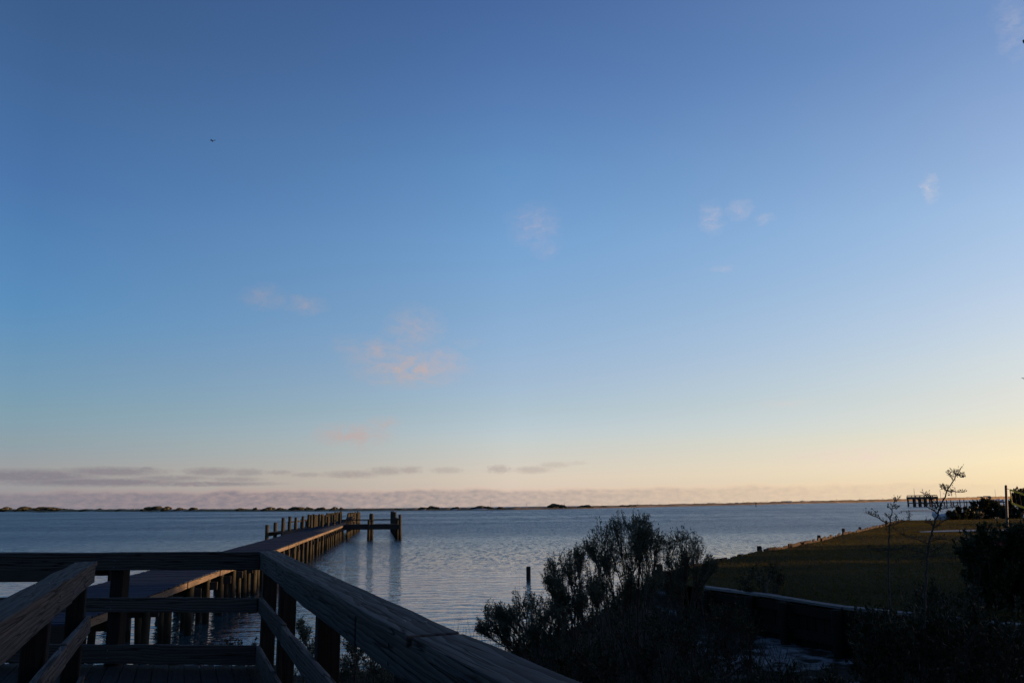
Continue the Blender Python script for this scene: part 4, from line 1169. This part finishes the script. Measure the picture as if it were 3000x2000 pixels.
    # houses
    def house(x0, x1, yt, label, mat, roof='gable'):
        p = shore((x0 + x1) / 2); d = Vector((p.x, p.y, 0)).normalized(); p = p + d * 25; k = p.length / F
        a = gy(x0, 1480, p.y); b = gy(x1, 1480, p.y); W = b.x - a.x; H = gy((x0 + x1) / 2, yt, p.y).z; cx = (a.x + b.x) / 2; D = W * .45
        t = thing('house', (cx, p.y, 0), label, 'house', 'houses on the far island')
        board('wall', Vector((cx - W / 2, p.y, H * .35)), Vector((cx + W / 2, p.y, H * .35)), D, H * .72, mat, t, bevel=.02)
        V = []
        for sx in (-W / 2 - .3, W / 2 + .3):
            for y, z in ((-D / 2 - .3, H * .7), (D / 2 + .3, H * .7), (0, H)): V.append((cx + sx, p.y + y, z))
        me = bpy.data.meshes.new('roof'); me.from_pydata([Vector(v) - base_of(t) for v in V], [], [(0, 1, 2), (3, 5, 4), (0, 2, 5, 3), (1, 4, 5, 2), (0, 3, 4, 1)])
        put('roof', me, M_roof, t, base_of(t))
        nw = max(2, int(W / 4))
        for i in range(nw):
            x = cx - W / 2 + W * (i + .5) / nw
            board('window', Vector((x - W / nw * .22, p.y - D / 2 - .03, H * .42)), Vector((x + W / nw * .22, p.y - D / 2 - .03, H * .42)), .05, H * .26, M_glass, t, bevel=.01)
    house(2291, 2319, 1467, 'white flat-roofed building far across the water', M_white)
    house(2156, 2162, 1471.5, 'tiny house left of the white building on the island', M_grey)
    house(2866, 2880, 1453.5, 'left one of two low dark houses on the island near the right edge', M_far)
    house(2884, 2904, 1452, 'right, wider one of two low dark houses on the island', M_far)
island_things()

# ------------------------------------------------------------------ out of view: unseen blockers added to shade foreground and lawn
def house_sun_blocker():  # unseen building added to keep low sun off boardwalk and near bushes
    t = thing('house_sun_blocker', (45, 14, 1.0), 'unseen house block on the right, added to shade the boardwalk', 'house')
    x0, x1, y0, y1, z0, z1 = 40, 52, 2.5, 28.6, 1.0, 6.6
    m = plain('grey_siding', (0.35, 0.36, 0.37), .8)
    board('wall', Vector((46, y0, (z0 + z1) / 2)), Vector((46, y1, (z0 + z1) / 2)), x1 - x0, z1 - z0, m, t, bevel=.02)
    V = [(x0 - .6, y0 - .6, z1), (x1 + .6, y0 - .6, z1), (46, y0 - .6, z1 + 3), (x0 - .6, y1 + .6, z1), (x1 + .6, y1 + .6, z1), (46, y1 + .6, z1 + 3)]
    me = bpy.data.meshes.new('roof'); me.from_pydata([Vector(v) - base_of(t) for v in V], [], [(0, 2, 1), (3, 4, 5), (0, 3, 5, 2), (1, 2, 5, 4), (0, 1, 4, 3)])
    put('roof', me, M_roof, t, base_of(t))
    for i in range(6):
        for z in (2.6, 5.1):
            y = y0 + 2 + i * 3.7
            w = board('window', Vector((x0 - .03, y, z)), Vector((x0 - .03, y + 1.3, z)), .08, 1.4, M_white, t, bevel=.02)
            board('pane', Vector((x0 - .08, y + .08, z)), Vector((x0 - .08, y + 1.22, z)), .03, 1.24, M_glass, w, bevel=0).rotation_quaternion = (1, 0, 0, 0)
    for w in [c for c in t.children if c.name.startswith('window')]:
        for g in w.children: g.location = (0, .05, 0)
house_sun_blocker()
def rear_sky_blocker():  # unseen building added to darken faces turned toward the camera
    t = thing('rear_sky_blocker', (0, -8.5, .6), 'unseen dark building block behind the viewpoint, added to cut sky light', 'house')
    m = plain('dark_siding', (0.05, 0.05, 0.05), .9)
    board('wall', Vector((-8, -8.5, 4.6)), Vector((9, -8.5, 4.6)), 9, 8.0, m, t, bevel=.02)
    V = [(-8.5, -13.5, 8.6), (-8.5, -3.5, 8.6), (-8.5, -8.5, 12), (9.5, -13.5, 8.6), (9.5, -3.5, 8.6), (9.5, -8.5, 12)]
    me = bpy.data.meshes.new('roof'); me.from_pydata([Vector(v) - base_of(t) for v in V], [], [(0, 1, 2), (3, 5, 4), (0, 2, 5, 3), (1, 4, 5, 2), (0, 3, 4, 1)])
    put('roof', me, M_roof, t, base_of(t))
    for i in range(4):
        for z in (2.6, 6.0):
            x = -6.5 + i * 3.9
            board('window', Vector((x, -3.97, z)), Vector((x + 1.4, -3.97, z)), .08, 1.5, M_glass, t, bevel=.02)
rear_sky_blocker()
def shade_hedge():  # unseen shrubs added to block sun, gaps and heights set for lawn streaks
    random.seed(21)
    spots = [(41, 29.5, 2.7), (42, 33.0, 2.2), (40.5, 36.3, 2.4), (42, 39.8, 1.3), (41, 44.0, .55), (43, 48.5, .8), (41.5, 53.5, .4), (43, 58.5, .7), (45, 64, .4)]
    words = ['nearest', 'second', 'third', 'fourth', 'fifth', 'sixth', 'seventh', 'eighth', 'ninth']
    for i, (x, y, h) in enumerate(spots):
        cl = [(x + random.uniform(-1, 1), y + random.uniform(-1.9, 1.9), 1.05 + h * random.uniform(.05, .9), random.uniform(.5, .8) * min(1, .35 + h * .35)) for _ in range(20 if h > 1 else 14)]
        bush('sun_blocker_shrub', words[i] + ' unseen shrub added right of the lawn to shape its shade, counted from the house block', 'shrub', [(x, y, 1.0)], cl, M_hedge, twigs=14, lpt=18, leaf=(.32, .22), stem_r=.04, group='unseen shrubs added to shade the lawn')
shade_hedge()

# ------------------------------------------------------------------ in the air
def airplane():
    c = gy(623, 412, 1400.0); t = thing('airplane', c, 'tiny dark airplane high in the blue sky', 'airplane')
    m = plain('airplane_dark', (0.06, 0.06, 0.07), .5)
    V, Fc = [], []
    prof = [(-4.6, .08), (-4.2, .4), (-3, .7), (-1, .8), (1, .62), (3, .36), (4.6, .16)]
    n = 8
    for x, r in prof:
        for k in range(n): V.append((c.x + x, c.y + r * math.cos(k * 2 * math.pi / n), c.z + r * math.sin(k * 2 * math.pi / n)))
    for i in range(len(prof) - 1):
        for k in range(n): Fc.append((i * n + k, i * n + (k + 1) % n, (i + 1) * n + (k + 1) % n, (i + 1) * n + k))
    from_np('fuselage', V, Fc, m, True, t, c)
    board('wing', c + Vector((-1.4, -5.5, .1)), c + Vector((-1.4, 5.5, .1)), 1.6, .18, m, t, bevel=.05)
    board('tail_plane', c + Vector((4.1, -1.7, .2)), c + Vector((4.1, 1.7, .2)), .9, .12, m, t, bevel=.03)
    board('tail_fin', c + Vector((4.2, 0, .1)), c + Vector((4.5, 0, 1.5)), .12, .9, m, t, upv=(1, 0, 0), bevel=.03)
airplane()

def overhang():
    # leaf tips of a twig that reaches in at the right edge
    Y = 4.0
    for (x, y, L, W, lab) in ((2997, 124, 11, 24, 'dark rounded leaf tip poking in high at the right edge'), (2992, 1106, 18, 12, 'dark pointed leaf tip poking in at mid height of the right edge')):
        p = gy(x, y, Y); k = Y / F
        t = thing('overhanging_leaf', (p.x, p.y, p.z), lab, 'leaf')
        d = Vector((1, 0, .15 if y < 500 else -.35)).normalized(); l = L * k * 4; w = W * k
        s = Vector((0, .3, 1)).normalized(); V, Fc = [], []
        if y < 500: prof = [(0, .55), (.1, .85), (.35, 1), (.7, .7), (1, .05)]
        else: prof = [(0, .03), (.25, .6), (.5, 1), (.8, .6), (1, .05)]
        for u, q in prof:
            b = Vector((p.x, p.y, p.z)) + d * l * u
            V += [tuple(b + s * w * q * .5), tuple(b + Vector((0, .002, 0))), tuple(b - s * w * q * .5)]
        for i in range(len(prof) - 1):
            for j in range(2): Fc.append((i * 3 + j, (i + 1) * 3 + j, (i + 1) * 3 + j + 1, i * 3 + j + 1))
        from_np('blade', V, Fc, M_yaupon, parent=t, loc=p)
        e = Vector((p.x, p.y, p.z)) + d * l
        V, Fc = tubes([np.array([e, e + Vector((.15, 0, .05)), e + Vector((.4, .05, .22))])], [np.array([.0015, .002, .003])], 5)
        from_np('twig', V, Fc, M_bark, parent=t, loc=p)
overhang()
